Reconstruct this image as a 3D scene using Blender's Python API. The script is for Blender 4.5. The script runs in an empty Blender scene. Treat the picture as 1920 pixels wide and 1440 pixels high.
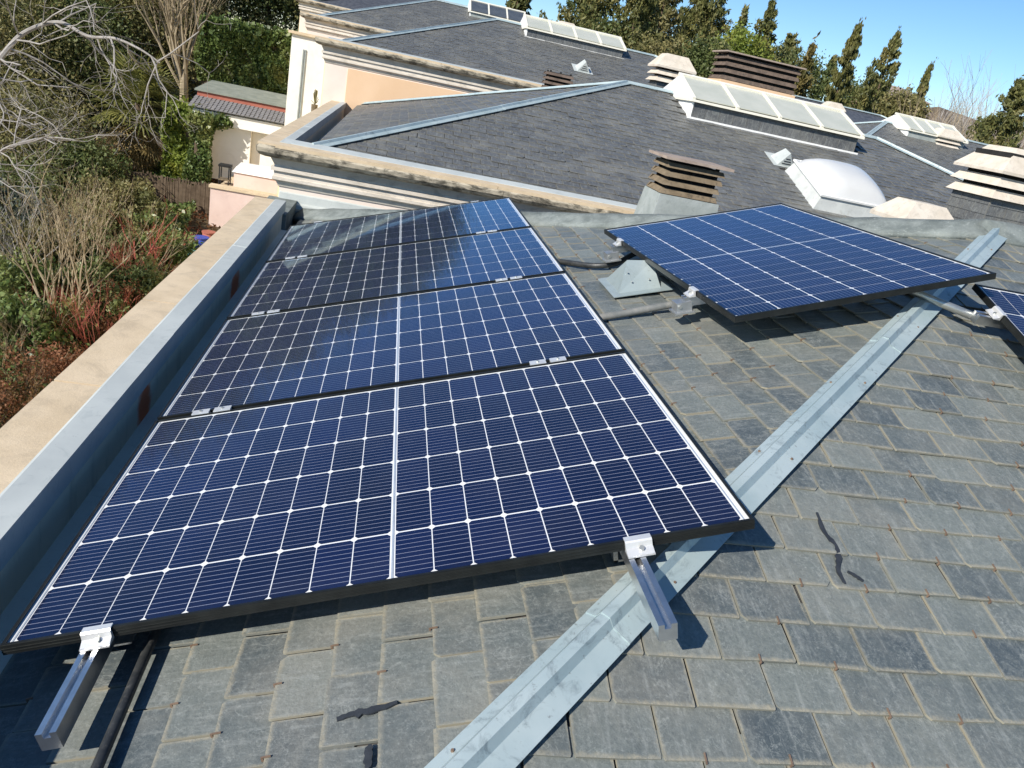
import bpy, math, random
import numpy as np
from mathutils import Vector, Matrix
random.seed(7); rng = np.random.default_rng(7)
D = bpy.data; SC = bpy.context.scene; COL = SC.collection
R_ = math.radians
# ---------------------------------------------------------------- camera
FPX = 1409.817                      # focal length in pixels of the 1920 px wide photograph
CAM = np.array([0.69268, -1.41940, 1.34572])
CR = np.array([[0.9716294, -0.1297263, 0.1977558], [0.1328437, -0.3924380, -0.9101346], [0.1956752, 0.9105842, -0.3640709]])               # rows: camera right, down, forward in world axes
cam = D.cameras.new('camera'); cam.sensor_width = 36; cam.lens = FPX / 1920 * 36
cam.clip_start = 0.02; cam.clip_end = 3000
camo = D.objects.new('camera', cam); COL.objects.link(camo)
m = Matrix.Identity(4)
for i in range(3):
    m[i][0] = CR[0][i]; m[i][1] = -CR[1][i]; m[i][2] = -CR[2][i]; m[i][3] = CAM[i]
camo.matrix_world = m
SC.camera = camo
# ---------------------------------------------------------------- sky, sun, exposure
SUN_EL, SUN_AZ = R_(33), R_(-128)   # azimuth clockwise from +Y
SUN = Vector((math.sin(SUN_AZ) * math.cos(SUN_EL), math.cos(SUN_AZ) * math.cos(SUN_EL), math.sin(SUN_EL)))
W = D.worlds.new('World'); SC.world = W; W.use_nodes = True
nt = W.node_tree; nt.nodes.clear()
sky = nt.nodes.new('ShaderNodeTexSky'); sky.sky_type = 'NISHITA'; sky.sun_disc = False
sky.sun_elevation = SUN_EL; sky.sun_rotation = SUN_AZ % (2 * math.pi)
sky.air_density = 1.0; sky.dust_density = 0.0; sky.ozone_density = 2.8; sky.altitude = 1500
bg = nt.nodes.new('ShaderNodeBackground'); bg.inputs['Strength'].default_value = 0.104
ow = nt.nodes.new('ShaderNodeOutputWorld')
hs = nt.nodes.new('ShaderNodeHueSaturation'); hs.inputs['Saturation'].default_value = 1.18
nt.links.new(sky.outputs[0], hs.inputs['Color']); nt.links.new(hs.outputs[0], bg.inputs[0]); nt.links.new(bg.outputs[0], ow.inputs[0])
sl = D.lights.new('sun', 'SUN'); sl.energy = 5.0; sl.angle = R_(0.53); sl.color = (1.0, 0.94, 0.84)
so = D.objects.new('sun', sl); COL.objects.link(so); so.rotation_euler = SUN.to_track_quat('Z', 'Y').to_euler()
so.location = (-30, -25, 30)
SC.view_settings.view_transform = 'Standard'; SC.view_settings.look = 'None'
SC.view_settings.exposure = 0.44; SC.view_settings.gamma = 1.0; SC.view_settings.use_curve_mapping = False
SC.render.engine = 'CYCLES'
try:
    SC.cycles.use_denoising = True
    SC.cycles.max_bounces = 5; SC.cycles.transparent_max_bounces = 16
    SC.cycles.caustics_reflective = False; SC.cycles.caustics_refractive = False
except Exception: pass
# ---------------------------------------------------------------- pixel helpers (photograph pixels, 1920 x 1440)
def ray(px, py):
    d = CR.T @ np.array([(px - 960) / FPX, (py - 720) / FPX, 1.0]); return d / np.linalg.norm(d)
def at(px, py, Y):                  # the point of a pixel's ray at depth Y
    d = ray(px, py); t = (Y - CAM[1]) / d[1]; p = CAM + t * d; return Vector(p)
def onpl(px, py, n, p0):
    d = ray(px, py); n = np.array(n, float); t = np.dot(np.array(p0) - CAM, n) / np.dot(d, n); return Vector(CAM + t * d)
def proj(p):
    q = CR @ (np.array(p) - CAM)
    if q[2] < 0.05: return None
    return (960 + FPX * q[0] / q[2], 720 + FPX * q[1] / q[2])
GZ0, GSL = -5.4, 0.07
def gz(y): return GZ0 + GSL * max(-30.0, min(45.0, y))
def ground(px, py): return onpl(px, py, (0, -GSL, 1), (0, 0, GZ0))
# ---------------------------------------------------------------- scene helpers
def link(o, parent=None):
    COL.objects.link(o)
    if parent is not None: o.parent = parent
    return o
def tag(o, label=None, cat=None, group=None, kind=None):
    if label: o['label'] = label
    if cat: o['category'] = cat
    if group: o['group'] = group
    if kind: o['kind'] = kind
    return o
def thing(name, label, cat, loc=(0, 0, 0), group=None, mat=None):
    o = D.objects.new(name, None); o.empty_display_size = 0.1
    if mat is not None: o.matrix_world = mat
    else: o.location = loc
    link(o); return tag(o, label, cat, group)
class MB:
    def __init__(s): s.v = []; s.f = []; s.uv = []; s.r = []
    def face(s, idx, uv=None, r=0.0): s.f.append(idx); s.uv.append(uv); s.r.append(r)
    def pts(s, ps): n = len(s.v); s.v.extend([tuple(p) for p in ps]); return n
    def box(s, lo, hi, M=None):
        x0, y0, z0 = lo; x1, y1, z1 = hi
        c = [(x0,y0,z0),(x1,y0,z0),(x1,y1,z0),(x0,y1,z0),(x0,y0,z1),(x1,y0,z1),(x1,y1,z1),(x0,y1,z1)]
        if M is not None: c = [tuple(M @ Vector(p)) for p in c]
        n = s.pts(c)
        for q in ((0,3,2,1),(4,5,6,7),(0,1,5,4),(1,2,6,5),(2,3,7,6),(3,0,4,7)): s.face([n+i for i in q])
        return s
    def hexa(s, bot, top):          # 4 + 4 points
        n = s.pts(list(bot) + list(top))
        for q in ((0,3,2,1),(4,5,6,7),(0,1,5,4),(1,2,6,5),(2,3,7,6),(3,0,4,7)): s.face([n+i for i in q])
        return s
    def prism(s, prof, axis_pts):   # sweep a closed profile (list of lists of points, one ring per station)
        k = len(prof)
        n = s.pts([p for ring in axis_pts for p in ring])
        m_ = len(axis_pts[0])
        for a in range(len(axis_pts) - 1):
            for i in range(m_):
                j = (i + 1) % m_
                s.face([n + a*m_ + i, n + a*m_ + j, n + (a+1)*m_ + j, n + (a+1)*m_ + i])
        s.face([n + i for i in range(m_)][::-1]); s.face([n + (len(axis_pts)-1)*m_ + i for i in range(m_)])
        return s
    def tube(s, pts, rad, sides=6, cap=True):
        pts = [Vector(p) for p in pts]; rings = []
        ref = Vector((0.31, 0.52, 0.79))
        for i, p in enumerate(pts):
            t = (pts[min(i+1, len(pts)-1)] - pts[max(i-1, 0)])
            if t.length < 1e-9: t = Vector((0, 0, 1))
            t.normalize()
            a = t.cross(ref)
            if a.length < 1e-3: a = t.cross(Vector((1, 0, 0)))
            a.normalize(); b = t.cross(a)
            r = rad[i] if hasattr(rad, '__len__') else rad
            rings.append([p + (a * math.cos(2*math.pi*k/sides) + b * math.sin(2*math.pi*k/sides)) * r for k in range(sides)])
        n = s.pts([q for ring in rings for q in ring])
        for a in range(len(rings) - 1):
            for i in range(sides):
                j = (i + 1) % sides
                s.face([n + a*sides + i, n + a*sides + j, n + (a+1)*sides + j, n + (a+1)*sides + i])
        if cap:
            s.face([n + i for i in range(sides)][::-1]); s.face([n + (len(rings)-1)*sides + i for i in range(sides)])
        return s
    def mesh(s, name, smooth=False):
        me = D.meshes.new(name); me.from_pydata(s.v, [], s.f)
        if any(u is not None for u in s.uv):
            ul = me.uv_layers.new(name='UVMap'); data = []
            for f, u in zip(s.f, s.uv):
                data += [c for q in (u if u is not None else [(0.0, 0.0)] * len(f)) for c in q]
            ul.data.foreach_set('uv', data)
            at_ = me.attributes.new('rnd', 'FLOAT', 'FACE'); at_.data.foreach_set('value', s.r)
        if smooth: me.polygons.foreach_set('use_smooth', [True] * len(me.polygons))
        me.update(); return me
    def obj(s, name, mat, parent=None, smooth=False):
        me = s.mesh(name, smooth); me.materials.append(mat)
        return link(D.objects.new(name, me), parent)
def npmesh(name, verts, nq, mat, parent=None):      # verts (N*nq, 3): each nq in a row is one face
    me = D.meshes.new(name); n = len(verts); k = n // nq
    me.vertices.add(n); me.vertices.foreach_set('co', np.asarray(verts, np.float32).ravel())
    me.loops.add(n); me.loops.foreach_set('vertex_index', np.arange(n, dtype=np.int32))
    me.polygons.add(k); me.polygons.foreach_set('loop_start', np.arange(0, n, nq, dtype=np.int32))
    me.update(calc_edges=True); me.validate(); me.materials.append(mat)
    return link(D.objects.new(name, me), parent)
# ---------------------------------------------------------------- materials
class NB:
    def __init__(s, name):
        s.m = D.materials.new(name); s.m.use_nodes = True; s.t = s.m.node_tree; s.t.nodes.clear()
        s.out = s.n('ShaderNodeOutputMaterial'); s.p = s.n('ShaderNodeBsdfPrincipled')
        s.l(s.p.outputs[0], s.out.inputs[0])
    def n(s, t, **k):
        o = s.t.nodes.new(t)
        for a, b in k.items(): setattr(o, a, b)
        return o
    def l(s, a, b): s.t.links.new(a, b)
    def setin(s, node, i, v):
        if v is None: return
        if hasattr(v, 'default_value') and not isinstance(v, (int, float)): s.l(v, node.inputs[i])
        else: node.inputs[i].default_value = v
    def math(s, op, a, b=None, c=None, clamp=False):
        o = s.n('ShaderNodeMath', operation=op, use_clamp=clamp)
        s.setin(o, 0, a); s.setin(o, 1, b); s.setin(o, 2, c); return o.outputs[0]
    def mix(s, f, a, b, blend='MIX'):
        o = s.n('ShaderNodeMix', data_type='RGBA', blend_type=blend)
        s.setin(o, 0, f)
        for i, v in ((6, a), (7, b)):
            if isinstance(v, tuple): o.inputs[i].default_value = (*v[:3], 1)
            else: s.l(v, o.inputs[i])
        return o.outputs[2]
    def noise(s, vec, scale, detail=4, rough=.55, dist=0.0):
        o = s.n('ShaderNodeTexNoise'); s.setin(o, 'Scale', scale); s.setin(o, 'Detail', detail)
        s.setin(o, 'Roughness', rough); s.setin(o, 'Distortion', dist)
        if vec is not None: s.l(vec, o.inputs['Vector'])
        return o.outputs[0]
    def ramp(s, f, a, b, smooth=True):        # linear map a..b -> 0..1
        o = s.n('ShaderNodeMapRange'); o.interpolation_type = 'SMOOTHSTEP' if smooth else 'LINEAR'
        s.l(f, o.inputs[0]); o.inputs[1].default_value = a; o.inputs[2].default_value = b; return o.outputs[0]
    def coord(s, w='Object'): return s.n('ShaderNodeTexCoord').outputs[w]
    def pos(s): return s.n('ShaderNodeNewGeometry').outputs['Position']
    def sep(s, v): o = s.n('ShaderNodeSeparateXYZ'); s.l(v, o.inputs[0]); return o.outputs
    def scale(s, v, xyz):
        o = s.n('ShaderNodeVectorMath', operation='MULTIPLY'); s.l(v, o.inputs[0]); o.inputs[1].default_value = xyz; return o.outputs[0]
    def addv(s, v, w):
        o = s.n('ShaderNodeVectorMath', operation='ADD'); s.l(v, o.inputs[0]); s.l(w, o.inputs[1]); return o.outputs[0]
    def bump(s, h, strength, dist=.01):
        o = s.n('ShaderNodeBump'); o.inputs['Strength'].default_value = strength; o.inputs['Distance'].default_value = dist
        s.l(h, o.inputs['Height']); s.l(o.outputs[0], s.p.inputs['Normal'])
    def base(s, c, rough=.7, metal=0.0, spec=.5):
        if isinstance(c, tuple): s.p.inputs['Base Color'].default_value = (*c, 1)
        else: s.l(c, s.p.inputs['Base Color'])
        s.setin(s.p, 'Roughness', rough); s.setin(s.p, 'Metallic', metal); s.setin(s.p, 'Specular IOR Level', spec)
        return s.m
def simple(name, c1, c2, scale=4.0, rough=.7, metal=0.0, bump=.15, bscale=60.0, spec=.4, stain=None, stain_amt=.5, bdist=.004):
    b = NB(name); v = b.pos()
    c = b.mix(b.ramp(b.noise(v, scale, 6, .6), .3, .7), c1, c2)
    if stain:
        c = b.mix(b.math('MULTIPLY', b.ramp(b.noise(v, scale * 2.7, 8, .7, .5), .5, .72), stain_amt), c, stain)
    if bump: b.bump(b.noise(v, bscale, 5, .6), bump, bdist)
    return b.base(c, rough, metal, spec)
def slate_mat(name, dark, light, tan_amt, w, e):
    b = NB(name); uv = b.coord('UV')
    rnd = b.n('ShaderNodeAttribute', attribute_name='rnd').outputs['Fac']
    orn = b.n('ShaderNodeObjectInfo').outputs['Random']
    r = b.math('FRACT', b.math('ADD', rnd, orn))
    cx = b.n('ShaderNodeCombineXYZ')
    b.l(b.math('MULTIPLY', r, 37.0), cx.inputs[2]); b.l(b.math('MULTIPLY', r, 91.0), cx.inputs[0])
    vec = b.addv(uv, cx.outputs[0]); x, y, z = b.sep(uv)
    tone = b.math('ADD', b.math('MULTIPLY', r, .75), b.math('MULTIPLY', b.noise(vec, 9, 5, .6), .55))
    c = b.mix(b.ramp(tone, .15, 1.05, False), dark, light)
    # cloudy bloom and swirling scratches
    cl = b.ramp(b.noise(vec, 22, 8, .72, 1.2), .47, .74)
    c = b.mix(b.math('MULTIPLY', cl, .38), c, (.27, .29, .275))
    for sc, st, wd in ((9, .32, .012), (26, .3, .02), (47, .22, .03)):
        nn = b.noise(vec, sc, 4, .6, .7)
        line = b.math('SUBTRACT', 1.0, b.ramp(b.math('ABSOLUTE', b.math('SUBTRACT', nn, .5)), 0.0, wd))
        gate = b.ramp(b.noise(vec, sc * .6, 2), .45, .65)
        c = b.mix(b.math('MULTIPLY', b.math('MULTIPLY', line, gate), st), c, (.36, .38, .36))
    wn = b.noise(b.pos(), 2.3, 7, .68, .4)      # dust drifting over many slates
    c = b.mix(b.math('MULTIPLY', b.ramp(wn, .42, .72), .45), c, (.26, .25, .215))
    st = b.noise(b.scale(vec, (60.0, 9.0, 1.0)), 1.0, 5, .65)
    c = b.mix(b.math('MULTIPLY', b.ramp(st, .5, .7), .32), c, (.32, .335, .32))
    sp = b.noise(vec, 120, 5, .75); c = b.mix(b.math('MULTIPLY', b.ramp(sp, .52, .72), .4), c, (.34, .36, .345)); c = b.mix(b.math('MULTIPLY', b.ramp(sp, .47, .3), .35), c, (.04, .05, .055))
    # weathered tan rim
    d = b.math('MINIMUM', b.math('MINIMUM', x, b.math('SUBTRACT', w, x)), b.math('MULTIPLY', y, .8))
    d = b.math('ADD', d, b.math('MULTIPLY', b.math('SUBTRACT', b.noise(vec, 60, 4, .6), .5), .014))
    rim = b.math('MULTIPLY', b.math('SUBTRACT', 1.0, b.ramp(d, .0008, .0105)), b.math('ADD', .45, b.math('MULTIPLY', b.ramp(b.noise(vec, 150, 4, .7), .35, .6), .55)))
    gate = b.ramp(b.noise(vec, 7, 2), .3, .55)
    c = b.mix(b.math('MULTIPLY', b.math('MULTIPLY', rim, b.math('ADD', b.math('MULTIPLY', gate, .7), .3)), tan_amt), c, (.32, .295, .225))
    h = b.math('ADD', b.noise(vec, 55, 6, .7), b.math('MULTIPLY', b.noise(vec, 12, 3, .5, 1.0), 1.5))
    b.bump(h, .55, .004)
    return b.base(c, b.math('ADD', .42, b.math('MULTIPLY', cl, .25)), 0, .45)
M = {}
SW, SE = .187, .111                          # slate width and exposure
M['slate'] = slate_mat('slate_weathered', (.058, .074, .084), (.165, .183, .17), .9, SW, SE)
M['slate2'] = slate_mat('slate_dark', (.062, .064, .069), (.098, .101, .104), .45, SW, SE)
M['deck'] = simple('roof_deck', (.05, .05, .05), (.09, .085, .08))
def zinc(name, c1, c2, stain, amt, rough=.42, metal=.25):
    b = NB(name); v = b.pos()
    c = b.mix(b.ramp(b.noise(v, 3.5, 5, .6), .3, .7), c1, c2)
    sc = b.ramp(b.noise(v, 15, 9, .74, .8), .51, .72)
    c = b.mix(b.math('MULTIPLY', sc, amt), c, stain)
    sp = b.ramp(b.noise(v, 60, 3, .6), .66, .74); c = b.mix(b.math('MULTIPLY', sp, amt * .7), c, (.16, .17, .17))
    b.bump(b.noise(v, 8, 3), .12, .01)
    return b.base(c, b.math('ADD', rough, b.math('MULTIPLY', sc, .2)), metal, .5)
M['zinc'] = zinc('zinc_sheet', (.34, .43, .45), (.45, .53, .54), (.15, .19, .21), .85)
M['zinc_clean'] = zinc('zinc_clean', (.42, .45, .44), (.51, .54, .52), (.3, .34, .34), .55, .5, .0)
M['gutter_zinc'] = zinc('gutter_lining', (.72, .67, .57), (.80, .75, .65), (.5, .45, .37), .5, .65, .0)
def stone_mat(name, c1, c2, dirt, amt, scale=5.0, lo=.46, hi=.66):
    b = NB(name); v = b.pos()
    c = b.mix(b.ramp(b.noise(v, scale, 6, .65), .3, .7), c1, c2)
    spk = b.ramp(b.noise(v, 160, 3, .7), .60, .72); c = b.mix(b.math('MULTIPLY', spk, .35), c, (.2, .17, .13))
    d = b.ramp(b.noise(b.scale(v, (1.0, 1.0, 2.2)), scale * 1.6, 9, .72, .6), lo, hi)
    c = b.mix(b.math('MULTIPLY', d, amt), c, dirt)
    b.bump(b.noise(v, 90, 6, .7), .35, .004)
    return b.base(c, .88, 0, .25)
M['coping_top'] = stone_mat('coping_sandstone', (.57, .45, .30), (.67, .54, .375), (.42, .34, .24), .5)
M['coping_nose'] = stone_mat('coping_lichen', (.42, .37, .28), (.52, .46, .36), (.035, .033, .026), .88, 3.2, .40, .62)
M['cornice'] = stone_mat('cornice_render', (.62, .56, .48), (.70, .64, .56), (.3, .27, .22), .45, 3.0)
M['wall_front'] = simple('render_pinkish', (.74, .63, .55), (.80, .70, .62), 1.2, .85, 0, .2, 120, .2, (.6, .5, .42), .3)
M['wall_left'] = simple('render_cream', (.76, .62, .37), (.82, .68, .43), 1.0, .85, 0, .2, 120, .2, (.66, .55, .38), .35)
M['peach'] = simple('render_peach', (.70, .48, .30), (.76, .54, .36), 1.0, .85, 0, .15, 120, .2)
M['white_wall'] = simple('render_white', (.76, .73, .66), (.82, .79, .73), 1.5, .85, 0, .2, 120, .2, (.6, .56, .48), .3)
M['pink_wall'] = simple('render_rose', (.62, .47, .42), (.70, .55, .49), 1.5, .85, 0, .2, 120, .2, (.5, .38, .33), .3)
def membrane_mat():
    b = NB('bitumen_membrane'); v = b.pos()
    c = b.mix(b.ramp(b.noise(v, 7, 6, .65), .35, .65), (.13, .15, .145), (.22, .245, .235))
    c = b.mix(b.math('MULTIPLY', b.ramp(b.noise(v, 45, 6, .75), .55, .7), .6), c, (.38, .41, .39))
    b.bump(b.noise(v, 70, 6, .75), .8, .006)
    return b.base(c, .8, 0, .3)
M['membrane'] = membrane_mat()
def parapet_inner_mat():            # zinc-grey inner face with two splashes of orange marking paint
    b = NB('parapet_inner_grey'); v = b.pos()
    c = b.mix(b.ramp(b.noise(v, 3, 6, .6), .3, .7), (.80, .68, .50), (.84, .74, .58))
    c = b.mix(b.math('MULTIPLY', b.ramp(b.noise(b.scale(v, (1, 3, .5)), 6, 7, .7), .5, .7), .4), c, (.3, .28, .22))
    x, y, z = b.sep(v)
    for yc, zc, wd in ((1.45, -.105, .10), (3.19, -.115, .16)):
        dy = b.math('DIVIDE', b.math('SUBTRACT', y, yc), wd); dz = b.math('DIVIDE', b.math('SUBTRACT', z, zc), .13)
        r = b.math('SQRT', b.math('ADD', b.math('MULTIPLY', dy, dy), b.math('MULTIPLY', dz, dz)))
        r = b.math('ADD', r, b.math('MULTIPLY', b.math('SUBTRACT', b.noise(v, 26, 5, .7), .5), .9))
        c = b.mix(b.math('MULTIPLY', b.math('SUBTRACT', 1.0, b.ramp(r, .5, 1.05)), .92), c, (.85, .16, .04))
    b.bump(b.noise(v, 50, 5), .2, .004)
    return b.base(c, .7, 0, .3)
M['parapet_inner'] = parapet_inner_mat()
M['copper'] = simple('hook_copper', (.22, .15, .11), (.33, .23, .165), 40, .5, .5, 0)
M['tar'] = simple('tar', (.02, .024, .03), (.035, .04, .048), 30, .6, 0, .2, 90, .5)
# ---------------------------------------------------------------- roof planes
SA = 0.305798                                # pitch of the slope under the array
UA = Vector((math.cos(SA), 0, math.sin(SA))); NA = Vector((-math.sin(SA), 0, math.cos(SA))); VA = Vector((0, 1, 0))
SL_T = .0065
def face_frame(p):
    p = [Vector(q) for q in p]; E = (p[1] - p[0]).normalized()
    N = (p[1] - p[0]).cross(p[2] - p[0]).normalized()
    if N.z < 0: N = -N
    V = N.cross(E)
    if V.z < 0: E = -E; V = -V
    return p[0], E, V, N
def clip(poly, pl):                          # convex clip
    out = poly
    n = len(pl); ar = sum(pl[i][0]*pl[(i+1)%n][1] - pl[(i+1)%n][0]*pl[i][1] for i in range(n))
    if ar < 0: pl = pl[::-1]
    for i in range(n):
        a, b = pl[i], pl[(i+1) % n]; inp = out; out = []
        if not inp: break
        sd = lambda q: (b[0]-a[0])*(q[1]-a[1]) - (b[1]-a[1])*(q[0]-a[0])
        for k in range(len(inp)):
            c, d = inp[k-1], inp[k]; sc, sdd = sd(c), sd(d)
            if (sc < 0) != (sdd < 0):
                t = sc / (sc - sdd); out.append((c[0]+(d[0]-c[0])*t, c[1]+(d[1]-c[1])*t))
            if sdd >= 0: out.append(d)
    return out
def parea(q): return abs(sum(q[i][0]*q[(i+1)%len(q)][1] - q[(i+1)%len(q)][0]*q[i][1] for i in range(len(q)))) / 2
def inpoly(p, q):
    c = False
    for i in range(len(q)):
        a, b = q[i-1], q[i]
        if (a[1] > p[1]) != (b[1] > p[1]) and p[0] < (b[0]-a[0])*(p[1]-a[1])/(b[1]-a[1]) + a[0]: c = not c
    return c
RS = random.Random(3)
SLEN = .172
def slate_outline(rs, w=SW):                 # (u, v) relative to the left tail corner
    g0, g1 = rs.uniform(.0012, .004), rs.uniform(.0012, .004); j = lambda a: rs.uniform(-a, a)
    c0, c1 = (rs.uniform(.002, .02) if rs.random() < .35 else .002), (rs.uniform(.002, .02) if rs.random() < .3 else .002)
    v0, v1 = j(.003), j(.003); mid = j(.0015)
    return [(g0 + c0, v0), (w*.5, (v0+v1)/2 + mid), (w - g1 - c1, v1), (w - g1 + j(.001), v1 + c1*.8 + .004), (w - g1 + j(.002), SLEN), (g0 + j(.002), SLEN), (g0 + j(.001), v0 + c0*.8 + .004)]
def slate_h(v): return 2 * SL_T - v * SL_T / SE
def add_slate(mb, pts, fn, hfn, r, dz=0.0, tw=0.0):
    """pts: outline in slate coords; fn maps (u, v, h) to space"""
    top = [fn(u, v, slate_h(v) + dz + tw*(u - SW/2)) for u, v in pts]
    bot = [fn(u, v, slate_h(v) + dz + tw*(u - SW/2) - SL_T) for u, v in pts]
    n = mb.pts(top + bot); k = len(pts); uv = [(u, max(v, 0)) for u, v in pts]
    mb.face(list(range(n, n + k)), uv, r)
    for i in range(k):
        j = (i + 1) % k
        if pts[i][1] > SLEN - .01 and pts[j][1] > SLEN - .01: continue
        mb.face([n + k + i, n + k + j, n + j, n + i], [(0.0, 0.0)] * 4, r)
VARIANTS = {}
def variants(mat):
    if mat.name not in VARIANTS:
        L = []
        for i in range(24):
            mb = MB(); add_slate(mb, slate_outline(RS), lambda u, v, h: (u - SW/2, v, h), None, i * .0417, 0, RS.uniform(-.028, .028))
            me = mb.mesh('slate'); me.materials.append(mat); L.append(me)
        VARIANTS[mat.name] = L
    return VARIANTS[mat.name]
def in_frame(p): return p is not None and -40 < p[0] < 1960 and -30 < p[1] < 1470
def gather(poly3, slope, mat, masks=(), holes=(), wjit=0.0):
    O, U, V, N = face_frame(poly3)
    pl = [((Vector(p) - O).dot(U), (Vector(p) - O).dot(V)) for p in poly3]
    us = [q[0] for q in pl]; vs = [q[1] for q in pl]; res = []
    row = 0; v0 = min(vs)
    while v0 < max(vs):
        u = min(us) - SW * (1 + (.5 if row % 2 else 0)) + RS.uniform(-.012, .012)
        while u < max(us):
            ol = [(u + a, v0 + b) for a, b in slate_outline(RS)]
            c = clip(ol, pl)
            if len(c) >= 3 and parea(c) > .0015:
                ctr = O + U * (u + SW/2) + V * (v0 + SE/2)
                if not any(h_(ctr) for h_ in holes):
                    full = abs(parea(c) - parea(ol)) < 1e-6
                    cs = [proj(O + U*(u + a) + V*(v0 + b)) for a, b in ((0, 0), (SW, 0), (SW, SE), (0, SE))]
                    size = 0
                    if all(q is not None for q in cs):
                        pc = proj(ctr)
                        if in_frame(pc) and not any(inpoly(pc, mk) for mk in masks): size = parea(cs)
                    res.append(dict(c=c, u=u, v=v0, full=full, size=size, fr=(O, U, V, N), slope=slope, mat=mat))
            u += SW
        v0 += SE; row += 1
    return res
def place_slates(allsl, nmax):
    allsl = sorted(allsl, key=lambda d_: -d_['size']); rest = {}
    for i, d_ in enumerate(allsl):
        O, U, V, N = d_['fr']; u, v = d_['u'], d_['v']
        if i < nmax and d_['size'] > 0:
            if d_['full']:
                o = D.objects.new('slate', RS.choice(variants(d_['mat'])))
                p = O + U * (u + SW/2) + V * (v + RS.uniform(-.004, .004)) + N * RS.uniform(-.0015, .003)
                a = RS.gauss(0, .006); X = U * math.cos(a) + V * math.sin(a); Y = N.cross(X)
                mm = Matrix(((X.x, Y.x, N.x, p.x), (X.y, Y.y, N.y, p.y), (X.z, Y.z, N.z, p.z), (0, 0, 0, 1)))
                link(o, d_['slope']); o.matrix_basis = mm
            else:
                mb = MB(); add_slate(mb, [(a - u, b - v) for a, b in d_['c']], lambda x, y, h: O + U*(x + u) + V*(y + v) + N*h, None, RS.random())
                mb.obj('slate', d_['mat'], d_['slope'])
        else:
            mb = rest.setdefault(d_['slope'].name, (MB(), d_))[0]
            add_slate(mb, [(a - u, b - v) for a, b in d_['c']], lambda x, y, h: O + U*(x + u) + V*(y + v) + N*h, None, RS.random(), RS.uniform(-.002, .003), RS.uniform(-.035, .035))
    for mb, d_ in rest.values(): tag(mb.obj('slate_field', d_['mat'], d_['slope']), kind='stuff')
def hip_cap(parent, p0, p1, nL, nR, wing=(.05, .066), name='hip_cap', seg=2.2, mat=None, rib=(.014, .022), nails=False):
    """standing-rib sheet cap from p0 up to p1 between two roof planes with normals nL, nR"""
    p0, p1 = Vector(p0), Vector(p1); h = (p1 - p0).normalized(); n = max(1, round((p1 - p0).length / seg))
    a = h.cross(nL).normalized(); b = h.cross(nR).normalized()
    if a.z > 0: a = -a
    if b.z > 0: b = -b
    up = (Vector(nL) + Vector(nR)).normalized(); L = (p1 - p0).length
    for i in range(n):
        s0, s1 = L*i/n - (.02 if i else 0), L*(i+1)/n
        rings = []
        for q, lift in ((s0, .003 if i else 0.0), (s0 + .03, .003 if i else 0), ((s0+s1)/2, .0), (s1, .0)):
            c = p0 + h * q + up * lift; w0, w1 = wing; rw, rh = rib
            rings.append([c + a*w0 + nL*.017, c + a*(rw+.008) + nL*.02, c + a*rw + up*(.018+rh), c - a*0 + b*(rw-.004) + up*(.018+rh), c + b*(rw+.004) + nR*.02, c + b*w1 + nR*.017,
                          c + b*w1 + nR*.012, c + b*.03 + nR*.006, c + a*.03 + nL*.006, c + a*w0 + nL*.012])
        cap_ = MB().prism(rings[0], rings).obj(name, mat or M['zinc'], parent)
        if nails:
            for q in np.arange(s0 + .25, s1, .62):
                for sd, nn_, ww in ((a, nL, wing[0]), (b, nR, wing[1])):
                    pc = p0 + h * (q + RS.uniform(-.1, .1)) + sd * ww * RS.uniform(.55, .75) + nn_ * .017
                    MB().tube([pc, pc + nn_ * .006], [.0042, .0035], 7).obj('nail', M['copper'], cap_)
def sweep_cornice(parent, xw, yw, zc, xend, yend, wall=True):
    """mitred cornice: left side from (.., yend) to the corner, then the front to xend"""
    nose = [(.02, -.004), (.15, -.004), (.18, -.014), (.195, -.04), (.19, -.075), (.165, -.105), (.12, -.12), (.02, -.12)]
    mould = [(0, -.121), (.085, -.121), (.07, -.15), (.05, -.185), (.05, -.2), (.075, -.203), (.075, -.235), (.05, -.24), (.05, -.285), (.062, -.288), (.062, -.315), (.03, -.33), (.012, -.375), (0, -.375)]
    def ring_l(pr, y): return [(xw - o, y, zc + z) for o, z in pr]
    def ring_c(pr): return [(xw - o, yw - o, zc + z) for o, z in pr]
    def ring_f(pr, x): return [(x, yw - o, zc + z) for o, z in pr]
    g = .004
    L = yend - yw; n = max(1, round(L / 1.5))
    for i in range(n):                       # left coping stones, back to front
        ya, yb_ = yend - L*i/n, yend - L*(i+1)/n + g
        r1 = ring_c(nose) if i == n - 1 else ring_l(nose, yb_)
        MB().prism(nose, [ring_l(nose, ya), r1]).obj('coping_stone', M['coping_nose'], parent)
    L = xend - xw; n = max(1, round(L / 1.9))
    for i in range(n):
        xa, xb = xw + L*i/n + g, xw + L*(i+1)/n
        r0 = [(x + g, y, z) for x, y, z in ring_c(nose)] if i == 0 else ring_f(nose, xa)
        MB().prism(nose, [r0, ring_f(nose, xb)]).obj('coping_stone', M['coping_nose'], parent)
    MB().prism(mould, [ring_l(mould, yend), ring_c(mould), ring_f(mould, xend)]).obj('cornice', M['cornice'], parent)
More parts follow.
